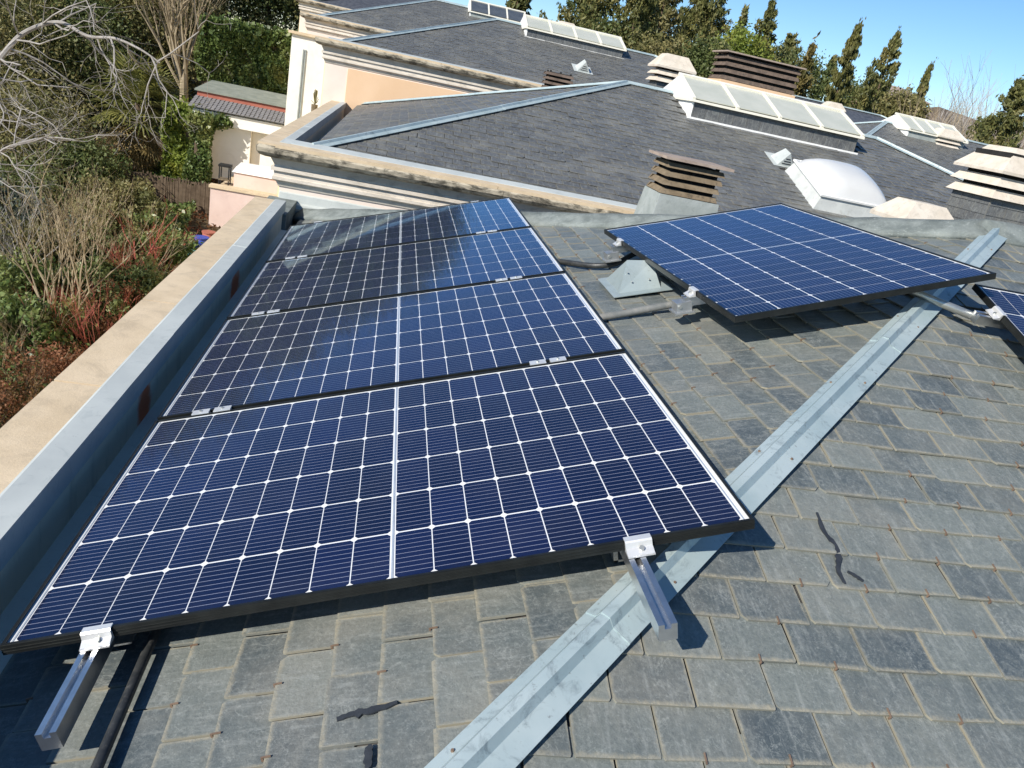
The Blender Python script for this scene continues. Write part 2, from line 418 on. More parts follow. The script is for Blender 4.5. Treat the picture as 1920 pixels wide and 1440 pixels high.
def make_house(label, xo, yo, zc, xe, ye, ze, apex, xr, yb, nmax, mat='slate2', masks=(), faces=('front', 'left'), slate=True, cap='zinc', ridge=True, capback=True, holes=(), wfront='wall_front', yend=None):
    xa, ya, za = apex; xright = xr + (xa - xe); yend = yend or yb
    xw, yw = xo + .19, yo + .19
    H = thing('terraced_house', label, 'house', (0, 0, 0), 'terraced houses in a stepped row')
    gzv = gz(yo) - 1.0
    mb = MB(); mb.box((xw, yw, gzv), (xright + .3, yb - .02, zc - .32)); mb.box((xw, yw, zc - .32), (xright + .3, ye + .06, zc - .124)); mb.box((xw + .001, ye + .061, zc - .32), (xo + .197, yb - .02, zc - .124)); mb.obj('wall', M[wfront], H)
    mb = MB(); mb.box((xw - .012, yw + .012, gzv), (xw + .004, yb - .03, zc - .1242)); mb.obj('side_wall', M['wall_left'], H)
    sweep_cornice(H, xw, yw, zc, xright + .3, yend)
    # coping slab tops (sandstone) as stones, then zinc inner strip with drip fascia
    xi = xo + .248
    L = yend - yo; n = max(1, round(L / .92)); y0 = yo + .012
    for i in range(n):
        a, b_ = y0 + (L-.012)*i/n, y0 + (L-.012)*(i+1)/n - .012
        MB().box((xo + .004, a, zc - .05), (xo + .17, b_, zc + .004 + RS.uniform(-.0015, .0015))).obj('coping_slab', M['coping_top'], H)
    mb = MB()
    prof = [(xo + .158, .0045), (xo + .168, .0085), (xi, .0085), (xi, -.078), (xi - .012, -.082), (xi - .012, -.012), (xo + .158, -.012)]
    yz0 = yo + .2; ns = max(1, round((yend - yz0) / 1.9))
    for i in range(ns):
        ya_, yb2 = yz0 + (yend - .02 - yz0)*i/ns - (.03 if i else 0), yz0 + (yend - .02 - yz0)*(i+1)/ns; d_ = .0025 if i % 2 else 0
        stn = [ya_ + (yb2 - ya_)*k/6 for k in range(7)]
        mb = MB(); mb.prism(prof, [[(x + d_ + RS.uniform(-.0015, .0015)*(z < 0), y, zc + z + d_ + RS.uniform(-.0012, .0012)) for x, z in prof] for y in stn]); mb.obj('coping_flashing', M['zinc_clean'], H)
    MB().box((xi - .05, yz0, zc - .26), (xi - .016, yend - .03, zc - .015)).obj('parapet_inner_face', M['parapet_inner'], H)
    mb = MB(); mb.box((xi - .03, yz0, zc - .30), (xe + .03, yend - .02, zc - .235)); mb.obj('gutter', M['gutter_zinc'], H)
    # front coping slab and zinc strip
    L = xright - xo; n = max(1, round(L / 1.9))
    for i in range(n):
        a, b_ = xo + .154 + L*i/n, xo + .154 + L*(i+1)/n - .005
        MB().box((a, yo + .004, zc - .05), (b_, yo + .235, zc + .004)).obj('coping_slab', M['coping_top'], H)
    if 'front' in faces:
        mb = MB(); prof = [(yo + .225, .0045), (yo + .235, .009), (ye + .02, .03), (ye + .02, -.012), (yo + .19, -.012)]
        mb.prism(prof, [[(x, y, zc + z) for y, z in prof] for x in (xo + .19, xright)]); mb.obj('eave_flashing', M['zinc_clean'], H)
    # roof slopes
    Fp = {'front': [(xe, ye, ze), (xright, ye, ze), (xr, ya, za), (xa, ya, za)], 'left': [(xe, yb, ze), (xe, ye, ze), (xa, ya, za)],
          'back': [(xright, yb, ze), (xe, yb, ze), (xa, ya, za), (xr, ya, za)], 'right': [(xright, ye, ze), (xright, yb, ze), (xr, ya, za)]}
    norm = {k: face_frame(p)[3] for k, p in Fp.items()}; allsl = []
    for k, p in Fp.items():
        N = norm[k]; off = -2 * SL_T - .003
        mb = MB(); a = [Vector(q) + Vector((0, 0, off)) for q in p]; b_ = [q - Vector((0, 0, .05)) for q in a]
        n = mb.pts(a + b_); kk = len(a); O, U, V, _ = face_frame(p)
        mb.face([n + i for i in range(kk)])
        for i in range(kk): mb.face([n + i, n + kk + i, n + kk + (i+1) % kk, n + (i+1) % kk])
        s_ = mb.obj('roof_slope', M['deck'] if k in faces and slate else M['slate_flat'], H)
        s_.location = (0, 0, 0)
        if k in faces and slate: allsl += gather([Vector(q) - N * (2*SL_T) for q in p], s_, M[mat], masks, holes)
    place_slates(allsl, nmax)
    A = Vector(apex)
    cm = M[cap]
    hip_cap(H, (xe, ye, ze), A, norm['left'], norm['front'], mat=cm, nails=nmax == 300 and mat == 'slate')
    if capback: hip_cap(H, (xe, yb, ze), A, norm['left'], norm['back'], mat=cm)
    hip_cap(H, (xright, ye, ze), (xr, ya, za), norm['right'], norm['front'], mat=cm)
    if ridge: hip_cap(H, A, (xr, ya, za), norm['front'], norm['back'], name='ridge_cap', mat=cm)
    return H, norm, Fp
M['slate_flat'] = simple('slate_far', (.05, .053, .062), (.1, .104, .114), 9, .5, 0, .5, 40, .4)
# masks: where the solar panels cover the slates
def quadpx(o, u, v, lu, lv): return [proj(o + u*a*lu + v*b_*lv) for a, b_ in ((0, 0), (1, 0), (1, 1), (0, 1))]
PL, PS, PG = 1.722, 1.134, .02
PANELS = []                                  # origin, u, v, n
for i in range(4): PANELS.append((VA * (i * (PS + PG)), UA.copy(), VA.copy(), NA.copy()))
rot = R_(3.2); vR = (-UA * math.sin(rot) + VA * math.cos(rot)); uR = (UA * math.cos(rot) + VA * math.sin(rot))
cR = Vector((2.565, 2.12, 0)); cR.z = math.tan(SA) * 2.565 + .035 / math.cos(SA)
PANELS.append((cR - vR * PL/2 + uR * PS/2, vR, -uR, NA.copy()))
HIP0 = Vector((-.03, -1.343, -.1355)); APEX = Vector((3.98, 2.327, 1.1305))
NB_ = Vector((1, 0, 0)).cross(APEX - HIP0).normalized()
VB = NB_.cross(Vector((1, 0, 0)))
pB = onpl(1828, 532, NB_, APEX + NB_ * .12)
PANELS.append((pB - VB * PS, Vector((1, 0, 0)), VB, NB_))
MASKS = [quadpx(o - n*.05, u, v, PL, PS) for o, u, v, n in PANELS[:5]]
ground_o = MB()
gx = [-600, -200, -80, -40, -20, -10, -5, -1, 5, 15, 30, 60, 120, 250, 600]; gy = [-300, -100, -30, -10, 0, 5, 10, 15, 20, 30, 45, 80, 150, 400, 900]
for y in gy:
    for x in gx: ground_o.v.append((x, y, gz(y)))
nx = len(gx)
for j in range(len(gy)-1):
    for i in range(nx-1): ground_o.face([j*nx+i, j*nx+i+1, (j+1)*nx+i+1, (j+1)*nx+i])
M['earth'] = simple('garden_earth', (.07, .05, .03), (.12, .09, .055), .8, .95, 0, .8, 12, .1, (.05, .06, .02), .8, .03)
tag(ground_o.obj('ground', M['earth']), kind='structure')
# ---------------------------------------------------------------- the row of houses
H1, n1, F1 = make_house('nearest slate roofed house carrying the solar panels', -.36, -1.75, .076, -.03, -1.343, -.1355, APEX, 7.9, 5.75, 300, 'slate', MASKS, capback=False, ridge=False, yend=5.12)
MB().box((-.35, 5.105, -.3), (-.10, 5.83, -.03)).obj('membrane_corner', M['membrane'], H1)
tag(H1)
def hook_field():
    mb = MB()
    for _ in (0,):
        for o in list(H1.children):
            if o.name.startswith('roof_slope'):
                for c in o.children:
                    if c.name.startswith('slate') and not c.name.startswith('slate_field') and len(c.data.polygons) and c.data.users > 1:
                        yield c
hm = MB()
for c in hook_field():
    if RS.random() < .3: continue
    mw = c.matrix_basis; h0 = slate_h(0)
    x = RS.uniform(-.004, .004)
    hm.box((x - .0016, -.006, h0 - .008), (x + .0016, -.0015, h0 + .003), mw)
    hm.box((x - .0016, -.0015, h0 + .0008), (x + .0014, .008 + RS.uniform(0, .009), h0 + .0038), mw)
tag(hm.obj('slate_hooks', M['copper'], H1), kind='stuff')
# membrane over the back hip and the ridge, gutter lining against the next house
def membrane_strip(pts, wL, wR, nL, nR, name='membrane_cap'):
    mb = MB(); rings = []
    dirs = (Vector(pts[-1]) - Vector(pts[0])).normalized(); a = dirs.cross(nL).normalized(); b_ = dirs.cross(nR).normalized()
    if a.z > 0: a = -a
    if b_.z > 0: b_ = -b_
    up = (Vector(nL) + Vector(nR)).normalized(); n = 28
    for i in range(n + 1):
        c = Vector(pts[0]).lerp(Vector(pts[-1]), i / n); j = lambda s_: RS.uniform(-s_, s_)
        rings.append([c + a*(wL + j(.012)) + nL*.011, c + a*wL*.6 + nL*(.022 + j(.004)), c + a*.05 + up*(.04 + j(.006)), c + up*(.055 + j(.006)), c + b_*.05 + up*(.04 + j(.006)), c + b_*wR + nR*.011, c + b_*wR - nR*.02, c - up*.02, c + a*wL - nL*.02])
    mb.prism(rings[0], rings); return mb.obj(name, M['membrane'], H1, True)
membrane_strip([F1['left'][0], APEX - Vector((.03, -.03, 0))], .17, .2, n1['left'], n1['back'])
membrane_strip([APEX - Vector((.1, 0, 0)), (7.9, APEX.y, APEX.z)], .12, .2, n1['front'], n1['back'])
MB().box((-.099, 5.70, -.3), (4.0, 5.83, -.10)).obj('party_gutter', M['membrane'], H1)
HOLES2 = [lambda c: 4.4 < c.x < 7.1 and c.y > 8.8, lambda c: 5.5 < c.x < 6.4 and 6.85 < c.y < 7.75]
H2, n2, F2 = make_house('second slate roofed house with the long skylight and the acrylic dome', -.46, 5.63, .45, -.02, 5.97, .45, (3.75, 9.6, 1.665), 7.73, 13.05, 300, 'slate2', MASKS, holes=HOLES2, yend=13.1)
fl = MB(); prof = [(0, .06), (.012, .05), (.02, -.02), (.05, -.035), (.055, -.07), (0, -.07)]
fl.prism(prof, [[(x, 5.82 - o, -.03 + z) for o, z in prof] for x in (-.262, 3.5)]); fl.obj('wall_flashing', M['zinc_clean'], H2)
H3, n3, F3 = make_house('third slate roofed house with the peach wall panel', -.82, 12.75, 1.42, -.4, 13.08, 1.42, (2.5, 16.65, 2.54), 6.2, 20.15, 0, 'slate2')
MB().box((-.24, 12.925, .2), (4.2, 12.945, 1.02)).obj('wall_panel', M['peach'], H3)
a4 = at(815, 0, 23.7)
H4, n4, F4 = make_house('fourth slate roofed house high at the top of the picture', -2.0, 19.9, 1.93, -1.58, 20.25, 1.93, (a4.x, 23.7, a4.z), 5.0, 27.2, 0, 'slate2')
c5 = at(553, -6, 26.9)
H5, n5, F5 = make_house('fifth house with only its cornice corner in view', c5.x, 26.9, c5.z, c5.x + .42, 27.25, c5.z, (c5.x + 3.6, 30.6, c5.z + 1.15), 4.0, 34.2, 0, slate=False)
# two roofs of the next row on the right
r1 = at(1660, 229, 17.0)
HR1, nr1, FR1 = make_house('slate roofed house of the next row with a small skylight, at right', r1.x - 3.8, 12.9, r1.z - 1.25, r1.x - 3.4, 13.2, r1.z - 1.25, (r1.x, 17.0, r1.z), r1.x + 4.2, 20.5, 0, 'slate2')
r2 = at(1490, 180, 25.0)
HR2, nr2, FR2 = make_house('far slate roofed house half hidden behind the long skylight', r2.x - 4.2, 20.9, r2.z - 1.25, r2.x - 3.8, 21.2, r2.z - 1.25, (r2.x, 25.0, r2.z), r2.x + 3.4, 28.6, 0, slate=False)
# ================================================================ solar panels
def cell_mat():
    b = NB('silicon_cell'); o = b.coord('Object'); x, y, z = b.sep(o)
    fr = b.math('FRACT', b.math('ADD', b.math('DIVIDE', y, .0182), 100.5))
    ln = b.math('SUBTRACT', 1.0, b.ramp(b.math('ABSOLUTE', b.math('SUBTRACT', fr, .5)), .018, .036))
    n = b.noise(b.pos(), 2.0, 3)
    c = b.mix(b.ramp(n, .3, .7), (.002, .0045, .026), (.0035, .0075, .04))
    sh = b.math('ADD', .72, b.math('MULTIPLY', b.n('ShaderNodeObjectInfo').outputs['Random'], .56))
    hv = b.n('ShaderNodeHueSaturation'); b.l(c, hv.inputs['Color']); b.l(sh, hv.inputs['Value']); c = hv.outputs[0]
    c = b.mix(ln, c, (.55, .57, .7))
    return b.base(c, .42, b.math('MULTIPLY', ln, .4), .35)
def glass_mat():
    b = NB('panel_glass'); t = b.n('ShaderNodeBsdfTransparent'); g = b.n('ShaderNodeBsdfGlossy')
    g.inputs['Roughness'].default_value = .04; g.inputs['Color'].default_value = (.55, .8, 1.0, 1)
    ge = b.n('ShaderNodeNewGeometry'); dt = b.n('ShaderNodeVectorMath', operation='DOT_PRODUCT'); b.l(ge.outputs['Incoming'], dt.inputs[0]); b.l(ge.outputs['Normal'], dt.inputs[1])
    c1 = b.math('SUBTRACT', 1.0, b.math('ABSOLUTE', dt.outputs['Value']), None, True)      # same reflectance from both sides of the thin pane
    fz = b.math('ADD', .035, b.math('MULTIPLY', b.math('POWER', c1, 4.6), .965))
    d = b.n('ShaderNodeBsdfDiffuse'); d.inputs['Color'].default_value = (.5, .5, .48, 1)
    dust = b.math('MULTIPLY', b.ramp(b.noise(b.scale(b.pos(), (1.0, 2.2, 1.0)), 3.0, 9, .75), .42, .8), .018)
    mx = b.n('ShaderNodeMixShader'); b.l(fz, mx.inputs[0]); b.l(t.outputs[0], mx.inputs[1]); b.l(g.outputs[0], mx.inputs[2])
    m2 = b.n('ShaderNodeMixShader'); b.l(dust, m2.inputs[0]); b.l(mx.outputs[0], m2.inputs[1]); b.l(d.outputs[0], m2.inputs[2])
    b.l(m2.outputs[0], b.out.inputs[0]); b.t.nodes.remove(b.p)
    return b.m
M['cell'] = cell_mat(); M['glass'] = glass_mat()
M['backsheet'] = simple('backsheet_white', (.72, .74, .76), (.78, .8, .82), 3, .5, 0, 0)
M['ribbon'] = simple('tinned_ribbon', (.55, .6, .66), (.65, .7, .75), 20, .35, .5, 0)
M['frame_black'] = simple('anodised_black', (.018, .02, .02), (.03, .033, .032), 14, .38, .5, .05, 200, .5)
M['alu'] = simple('aluminium', (.62, .63, .64), (.74, .75, .76), 30, .28, .95, .05, 200, .5)
M['alu_dull'] = simple('aluminium_dull', (.50, .51, .51), (.62, .63, .63), 25, .42, .85, .1, 160, .5)
M['pipe'] = simple('conduit_black', (.02, .022, .023), (.04, .042, .042), 20, .45, 0, .15, 90, .5, (.2, .19, .17), .3)
M['pipe_grey'] = simple('conduit_grey', (.12, .13, .13), (.2, .2, .19), 12, .5, 0, .15, 90, .5, (.3, .28, .24), .4)
M['steel'] = simple('galvanised', (.45, .47, .44), (.6, .6, .56), 18, .4, .8, .1, 90)
def frame_mesh():
    mb = MB(); t, lip, h = .012, .0085, .0245
    def bar(a, b_, c, d): mb.box(a, b_); mb.box(c, d)
    bar((0, 0, -h), (PL, .002, 0), (0, .002, -.0015), (PL, lip, .0012))
    bar((0, PS - .002, -h), (PL, PS, 0), (0, PS - lip, -.0015), (PL, PS - .002, .0012))
    bar((0, .002, -h), (.002, PS - .002, 0), (.002, lip, -.0015), (lip, PS - lip, .0012))
    bar((PL - .002, .002, -h), (PL, PS - .002, 0), (PL - lip, lip, -.0015), (PL - .002, PS - lip, .0012))
    mb.box((.002, .002, -h), (PL - .002, .025, -h + .002)); mb.box((.002, PS - .025, -h), (PL - .002, PS - .002, -h + .002))
    for z in (-.010, -.018): mb.box((0, -.0012, z), (PL, 0, z + .002))      # grooves along the long side
    me = mb.mesh('frame'); me.materials.append(M['frame_black']); return me
def cell_mesh():
    a, b_, c = .0446, .0894, .0075; mb = MB()
    o = [(-a + c, -b_), (a - c, -b_), (a, -b_ + c), (a, b_ - c), (a - c, b_), (-a + c, b_), (-a, b_ - c), (-a, -b_ + c)]
    n = mb.pts([(x, y, 0) for x, y in o]); mb.face([n + i for i in range(8)])
    n2 = mb.pts([(x, y, -.0003) for x, y in o])
    for i in range(8): mb.face([n + i, n2 + i, n2 + (i+1) % 8, n + (i+1) % 8])
    me = mb.mesh('cell'); me.materials.append(M['cell']); return me
ME_FRAME, ME_CELL = frame_mesh(), cell_mesh()
ME_BACK = MB().box((.003, .003, -.0075), (PL - .003, PS - .003, -.0055)).mesh('backsheet'); ME_BACK.materials.append(M['backsheet'])
ME_GLASS = MB().box((.002, .002, -.0040), (PL - .002, PS - .002, -.0016)).mesh('glass_pane')
gl = MB(); n = gl.pts([(.0022, .0022, -.002), (PL - .0022, .0022, -.002), (PL - .0022, PS - .0022, -.002), (.0022, PS - .0022, -.002)]); gl.face([n, n+1, n+2, n+3])
ME_GLASS = gl.mesh('glass_pane'); ME_GLASS.materials.append(M['glass'])
rb = MB().box((PL/2 - .0025, .012, -.0048), (PL/2 + .0025, PS - .012, -.0042))
for x in (.0165, PL - .0215): rb.box((x, .012, -.0048), (x + .004, PS - .012, -.0042))
ME_RIB = rb.mesh('busbar_ribbon'); ME_RIB.materials.append(M['ribbon'])
PLAB = ['nearest solar panel at the bottom of the array of four', 'second solar panel from the front in the array of four', 'third solar panel from the front in the array of four',
        'farthest solar panel of the array of four, below the cornice', 'solar panel standing apart, right of the array above the zinc hip', 'solar panel cut off by the right edge of the picture']
jb = MB().box((PL/2 - .05, PS - .16, -.026), (PL/2 + .05, PS - .09, -.008)); ME_JB = jb.mesh('junction_box'); ME_JB.materials.append(M['pipe'])
for (o, u, v, nn), lab in zip(PANELS, PLAB):
    mm = Matrix(((u.x, v.x, nn.x, o.x), (u.y, v.y, nn.y, o.y), (u.z, v.z, nn.z, o.z), (0, 0, 0, 1)))
    P = thing('solar_panel', lab, 'solar panel', group='solar panels on the slate roof', mat=mm)
    for nm, me in (('frame', ME_FRAME), ('backsheet', ME_BACK), ('glass_pane', ME_GLASS), ('busbar_ribbon', ME_RIB), ('junction_box', ME_JB)): link(D.objects.new(nm, me), P)
    for i in range(18):
        uu = .0235 + i * .0925 + .0455 + (.0105 if i >= 9 else 0)
        for j in range(6):
            c = link(D.objects.new('cell', ME_CELL), P); c.location = (uu, .0145 + .091 + j * .1846, -.0046)
# ---------------------------------------------------------------- rails and clamps
def basis(o, u, v, n): return Matrix(((u.x, v.x, n.x, o.x), (u.y, v.y, n.y, o.y), (u.z, v.z, n.z, o.z), (0, 0, 0, 1)))
RAILP = [(-.02, 0), (.02, 0), (.02, .042), (.007, .042), (.007, .030), (-.007, .030), (-.007, .042), (-.02, .042)]
def rail(label, M0, length, feet, zb=-.067, foot=.044):
    """rail along local y, its top under the frames"""
    T = thing('mounting_rail', label, 'mounting rail', group='aluminium rails under the solar panels', mat=M0)
    mb = MB(); mb.prism(RAILP, [[(x, y, zb + z) for x, z in RAILP] for y in (0, length)])
    mb.obj('channel', M['alu'], T)
    for y in feet: MB().box((-.032, y - .02, zb - foot), (-.0205, y + .02, zb + .03)).box((-.032, y - .02, zb - foot), (.03, y + .02, zb - foot + .005)).obj('roof_bracket', M['alu_dull'], T)
    return T
def on_A(u, y, h=0.0): return UA * u + VA * y + NA * h
feet = [.35, 1.3, 2.3, 3.3, 4.3]
UR1, UR2 = .196, 1.425
rail('left rail of the array, its end jutting out at lower left', basis(on_A(UR1, -.255), UA, VA, NA), 4.98, feet)
rail('right rail of the array, its end jutting out over the zinc hip', basis(on_A(UR2, -.258), UA, VA, NA), 4.98, feet)
def clamp_end(label, M0):                       # local: x along frame edge, y outwards = -y, z normal
    M.setdefault('alu_bright', simple('aluminium_bright', (.74, .74, .73), (.84, .84, .83), 20, .38, .55, .05, 160, .5))
    T = thing('end_clamp', label, 'clamp', group='end clamps holding the panel edges', mat=M0)
    prof = [(.012, .0045), (-.005, .0045), (-.009, .001), (-.012, -.012), (-.03, -.0195), (-.034, -.0195), (-.034, -.0238), (-.0035, -.0238), (-.0035, .0015), (.012, .0015)]
    MB().prism(prof, [[(x, y, z) for y, z in prof] for x in (-.032, .032)]).obj('plate', M['alu_bright'], T)
    MB().tube([(.004, -.016, -.0165), (.004, -.021, -.008)], .0065, 8).obj('bolt', M['steel'], T)
clamp_end('bright end clamp at lower left on the nearest panel', basis(on_A(UR1 + .012, 0), UA, VA, NA))
clamp_end('end clamp above the zinc hip on the nearest panel', basis(on_A(UR2 + .012, 0), UA, VA, NA))
clamp_end('left end clamp on the far edge of the array', basis(on_A(UR1 + .02, 4*PS + 3*PG), -UA, -VA, NA))
clamp_end('right end clamp on the far edge of the array', basis(on_A(UR2 + .02, 4*PS + 3*PG), -UA, -VA, NA))
ordn = ['nearest', 'middle', 'farthest']
for g in range(3):
    y = (g + 1) * PS + g * PG + PG / 2
    for nm, uc in (('left', UR1), ('right', UR2)):
        for k, du in enumerate((-.038, .038)):
            T = thing('mid_clamp', '%s clamp of the %s pair in the %s gap between the array panels' % (('outer', 'inner')[k if nm == 'left' else 1 - k], nm, ordn[g]), 'clamp', group='mid clamps between the panels', mat=basis(on_A(uc + du, y), UA, VA, NA))
            MB().box((-.03, -.016, .0018), (.03, .016, .0055)).box((-.03, -.006, -.03), (.03, .006, .0018)).obj('plate', M['alu_bright'], T)
            MB().tube([(0, 0, .0055), (0, 0, .010)], .005, 6).obj('bolt', M['steel'], T)
# rails of the separate panel run up the slope; a strut leads to the panel at the right edge
oR = PANELS[4][0] - uR * PS       # near-left corner
for lab, d in (('near rail under the separate panel', .40), ('far rail under the separate panel', 1.42)):
    base = oR + vR * d - uR * .05
    rail(lab, basis(base, -vR, uR, NA), 1.16, [.25, .9], foot=.075)
clamp_end('near end clamp on the left edge of the separate panel', basis(oR + vR * .40, -vR, uR, NA))
clamp_end('far end clamp on the left edge of the separate panel', basis(oR + vR * 1.42, -vR, uR, NA))
def foot_block(label, p, u, v, n):
    T = thing('rail_foot', label, 'bracket', mat=basis(p, u, v, n))
    MB().box((-.035, -.03, -.045), (.035, .03, -.003)).box((-.045, -.04, -.052), (.045, .04, -.045)).obj('block', M['alu_dull'], T)
    MB().tube([(-.02, -.031, -.02), (-.02, -.036, -.02)], .008, 8).obj('bolt', M['steel'], T)
foot_block('aluminium foot block beside the near clamp of the separate panel', oR + vR * .40 - uR * .055 - NA * .04, uR, vR, NA)
foot_block('aluminium foot block beside the far clamp of the separate panel', oR + vR * 1.42 - uR * .055 - NA * .055, uR, vR, NA)
oB, _, vB_, nB_ = PANELS[5]
X_ = Vector((1, 0, 0))
rail('short rail under the panel at the right edge', basis(oB + VB * (PS - .2) - X_ * .09, -VB, X_, NB_), 1.9, [.3, 1.2], foot=.04)
clamp_end('end clamp on the left edge of the panel at the right edge', basis(oB + VB * (PS - .2), -VB, X_, NB_))
# ---------------------------------------------------------------- conduits
def pipe(name, label, pts, r, mat, cat='conduit'): 
    o = MB().tube(pts, r, 12).obj(name, M[mat], None, True); return tag(o, label, cat)
def smooth(pts, n=8):
    P_ = [Vector(p) for p in pts]; out = []
    for i in range(len(P_) - 1):
        a, b_, c, d = P_[max(i-1, 0)], P_[i], P_[i+1], P_[min(i+2, len(P_)-1)]
        for k in range(n):
            t = k / n; out.append(.5*((2*b_) + (c - a)*t + (2*a - 5*b_ + 4*c - d)*t*t + (3*b_ - a - 3*c + d)*t**3))
    out.append(P_[-1]); return out
hA = -.094
pipe('cable_conduit', 'black conduit running beside the left rail at lower left', smooth([on_A(.285, -.62, hA), on_A(.285, -.3, hA), on_A(.283, .2, hA), on_A(.28, 1.0, hA)]), .0115, 'pipe')
pipe('cable_conduit', 'straight black conduit between the array and the separate panel', smooth([on_A(1.6, 1.79, hA), on_A(1.84, 1.80, hA), on_A(2.16, 1.805, hA+.01), on_A(2.6, 1.8, hA+.01)]), .017, 'pipe_grey')
pipe('cable_conduit', 'curved black conduit sagging between the array and the separate panel', smooth([on_A(1.6, 3.05, hA), on_A(1.80, 2.83, hA), on_A(1.95, 2.66, hA), on_A(2.08, 2.65, hA), on_A(2.22, 2.76, hA+.01), on_A(2.4, 2.8, hA+.01)]), .016, 'pipe')
p0, p1 = onpl(1735, 556, NB_, APEX + NB_*.05), onpl(1822, 592, NB_, APEX + NB_*.065)
pipe('metal_conduit', 'short galvanised tube from under the separate panel to the right edge panel', [p0 + (p0-p1)*.8, p0, p1], .017, 'steel')
# tar smears on the slates
def tar(label, pts, wid, n, off=.0165):
    mb = MB(); n = Vector(n); L_, R2 = [], []
    P_ = smooth(pts, 5)
    for i, p in enumerate(P_):
        t = (P_[min(i+1, len(P_)-1)] - P_[max(i-1, 0)]).normalized(); s_ = n.cross(t).normalized()
        w = wid * (.35 + .65*math.sin(math.pi*(i+.6)/(len(P_)+.2))) * RS.uniform(.7, 1.3)
        L_.append(p + s_*w + n*off); R2.append(p - s_*w*RS.uniform(.5, 1.4) + n*off)
    k = mb.pts(L_ + R2 + [q - n*.004 for q in L_] + [q - n*.004 for q in R2]); m_ = len(L_)
    for i in range(m_ - 1):
        mb.face([k+i, k+i+1, k+m_+i+1, k+m_+i]); mb.face([k+i, k+2*m_+i, k+2*m_+i+1, k+i+1]); mb.face([k+m_+i, k+m_+i+1, k+3*m_+i+1, k+3*m_+i])
    tag(mb.obj('tar_smear', M['tar']), label, 'tar smear', 'dark smears on the slates')
pA = lambda x, y: onpl(x, y, NA, NA * -.12); pBq = lambda x, y: onpl(x, y, NB_, APEX)
tar('dark smear lying across a slate left of the zinc hip', [pA(632, 1350), pA(665, 1340), pA(705, 1332), pA(745, 1318)], .009, NA, .004)
tar('short dark smear at the bottom edge left of the zinc hip', [pA(694, 1398), pA(690, 1418), pA(692, 1442)], .008, NA, .004)
tar('long wavy dark smear running down the slates at right', [pBq(1531, 962), pBq(1545, 998), pBq(1565, 1023), pBq(1572, 1045), pBq(1571, 1070), pBq(1584, 1096)], .0075, NB_, .004)
tar('faint dark smear beside the long wavy one', [pBq(1588, 1072), pBq(1602, 1080), pBq(1618, 1090)], .005, NB_, .004)
# ================================================================ roof furniture
M['concrete'] = simple('chimney_concrete', (.52, .46, .38), (.62, .56, .48), 6, .88, 0, .5, 80, .2, (.34, .31, .26), .6)
M['clay'] = simple('clay_ochre', (.15, .115, .075), (.22, .175, .12), 9, .85, 0, .6, 70, .2, (.07, .06, .045), .9)
M['clay_dark'] = simple('clay_dark', (.10, .075, .06), (.16, .12, .095), 8, .85, 0, .5, 70, .2, (.05, .045, .04), .8)
M['black'] = simple('soot_black', (.01, .01, .01), (.02, .02, .02), 10, .9, 0, 0)
M['grey_render'] = simple('grey_render', (.26, .29, .28), (.34, .37, .36), 7, .85, 0, .6, 60, .25, (.18, .2, .19), .6)
M['cream_paint'] = simple('cream_frame', (.74, .71, .60), (.80, .77, .67), 4, .5, 0, .05, 60, .4, (.6, .55, .42), .3)
M['white_paint'] = simple('white_frame', (.78, .78, .76), (.83, .83, .81), 4, .45, 0, .05, 60, .4, (.6, .58, .52), .3)
def pane_mat():
    b = NB('opal_pane'); c = b.mix(b.ramp(b.noise(b.pos(), 3, 6, .6), .3, .7), (.47, .48, .40), (.54, .54, .46))
    return b.base(c, .25, 0, .5)
M['opal'] = pane_mat()
M['dark_pane'] = simple('dark_pane', (.06, .07, .08), (.09, .1, .11), 5, .12, 0, 0)
def dome_mat():
    b = NB('acrylic_dome'); b.base(b.mix(b.ramp(b.noise(b.pos(), 2, 4, .5), .4, .75), (.58, .585, .575), (.53, .53, .52)), .22, 0, .5)
    b.p.inputs['Subsurface Weight'].default_value = .2; b.p.inputs['Subsurface Radius'].default_value = (.05, .05, .05); return b.m
M['acrylic'] = dome_mat()
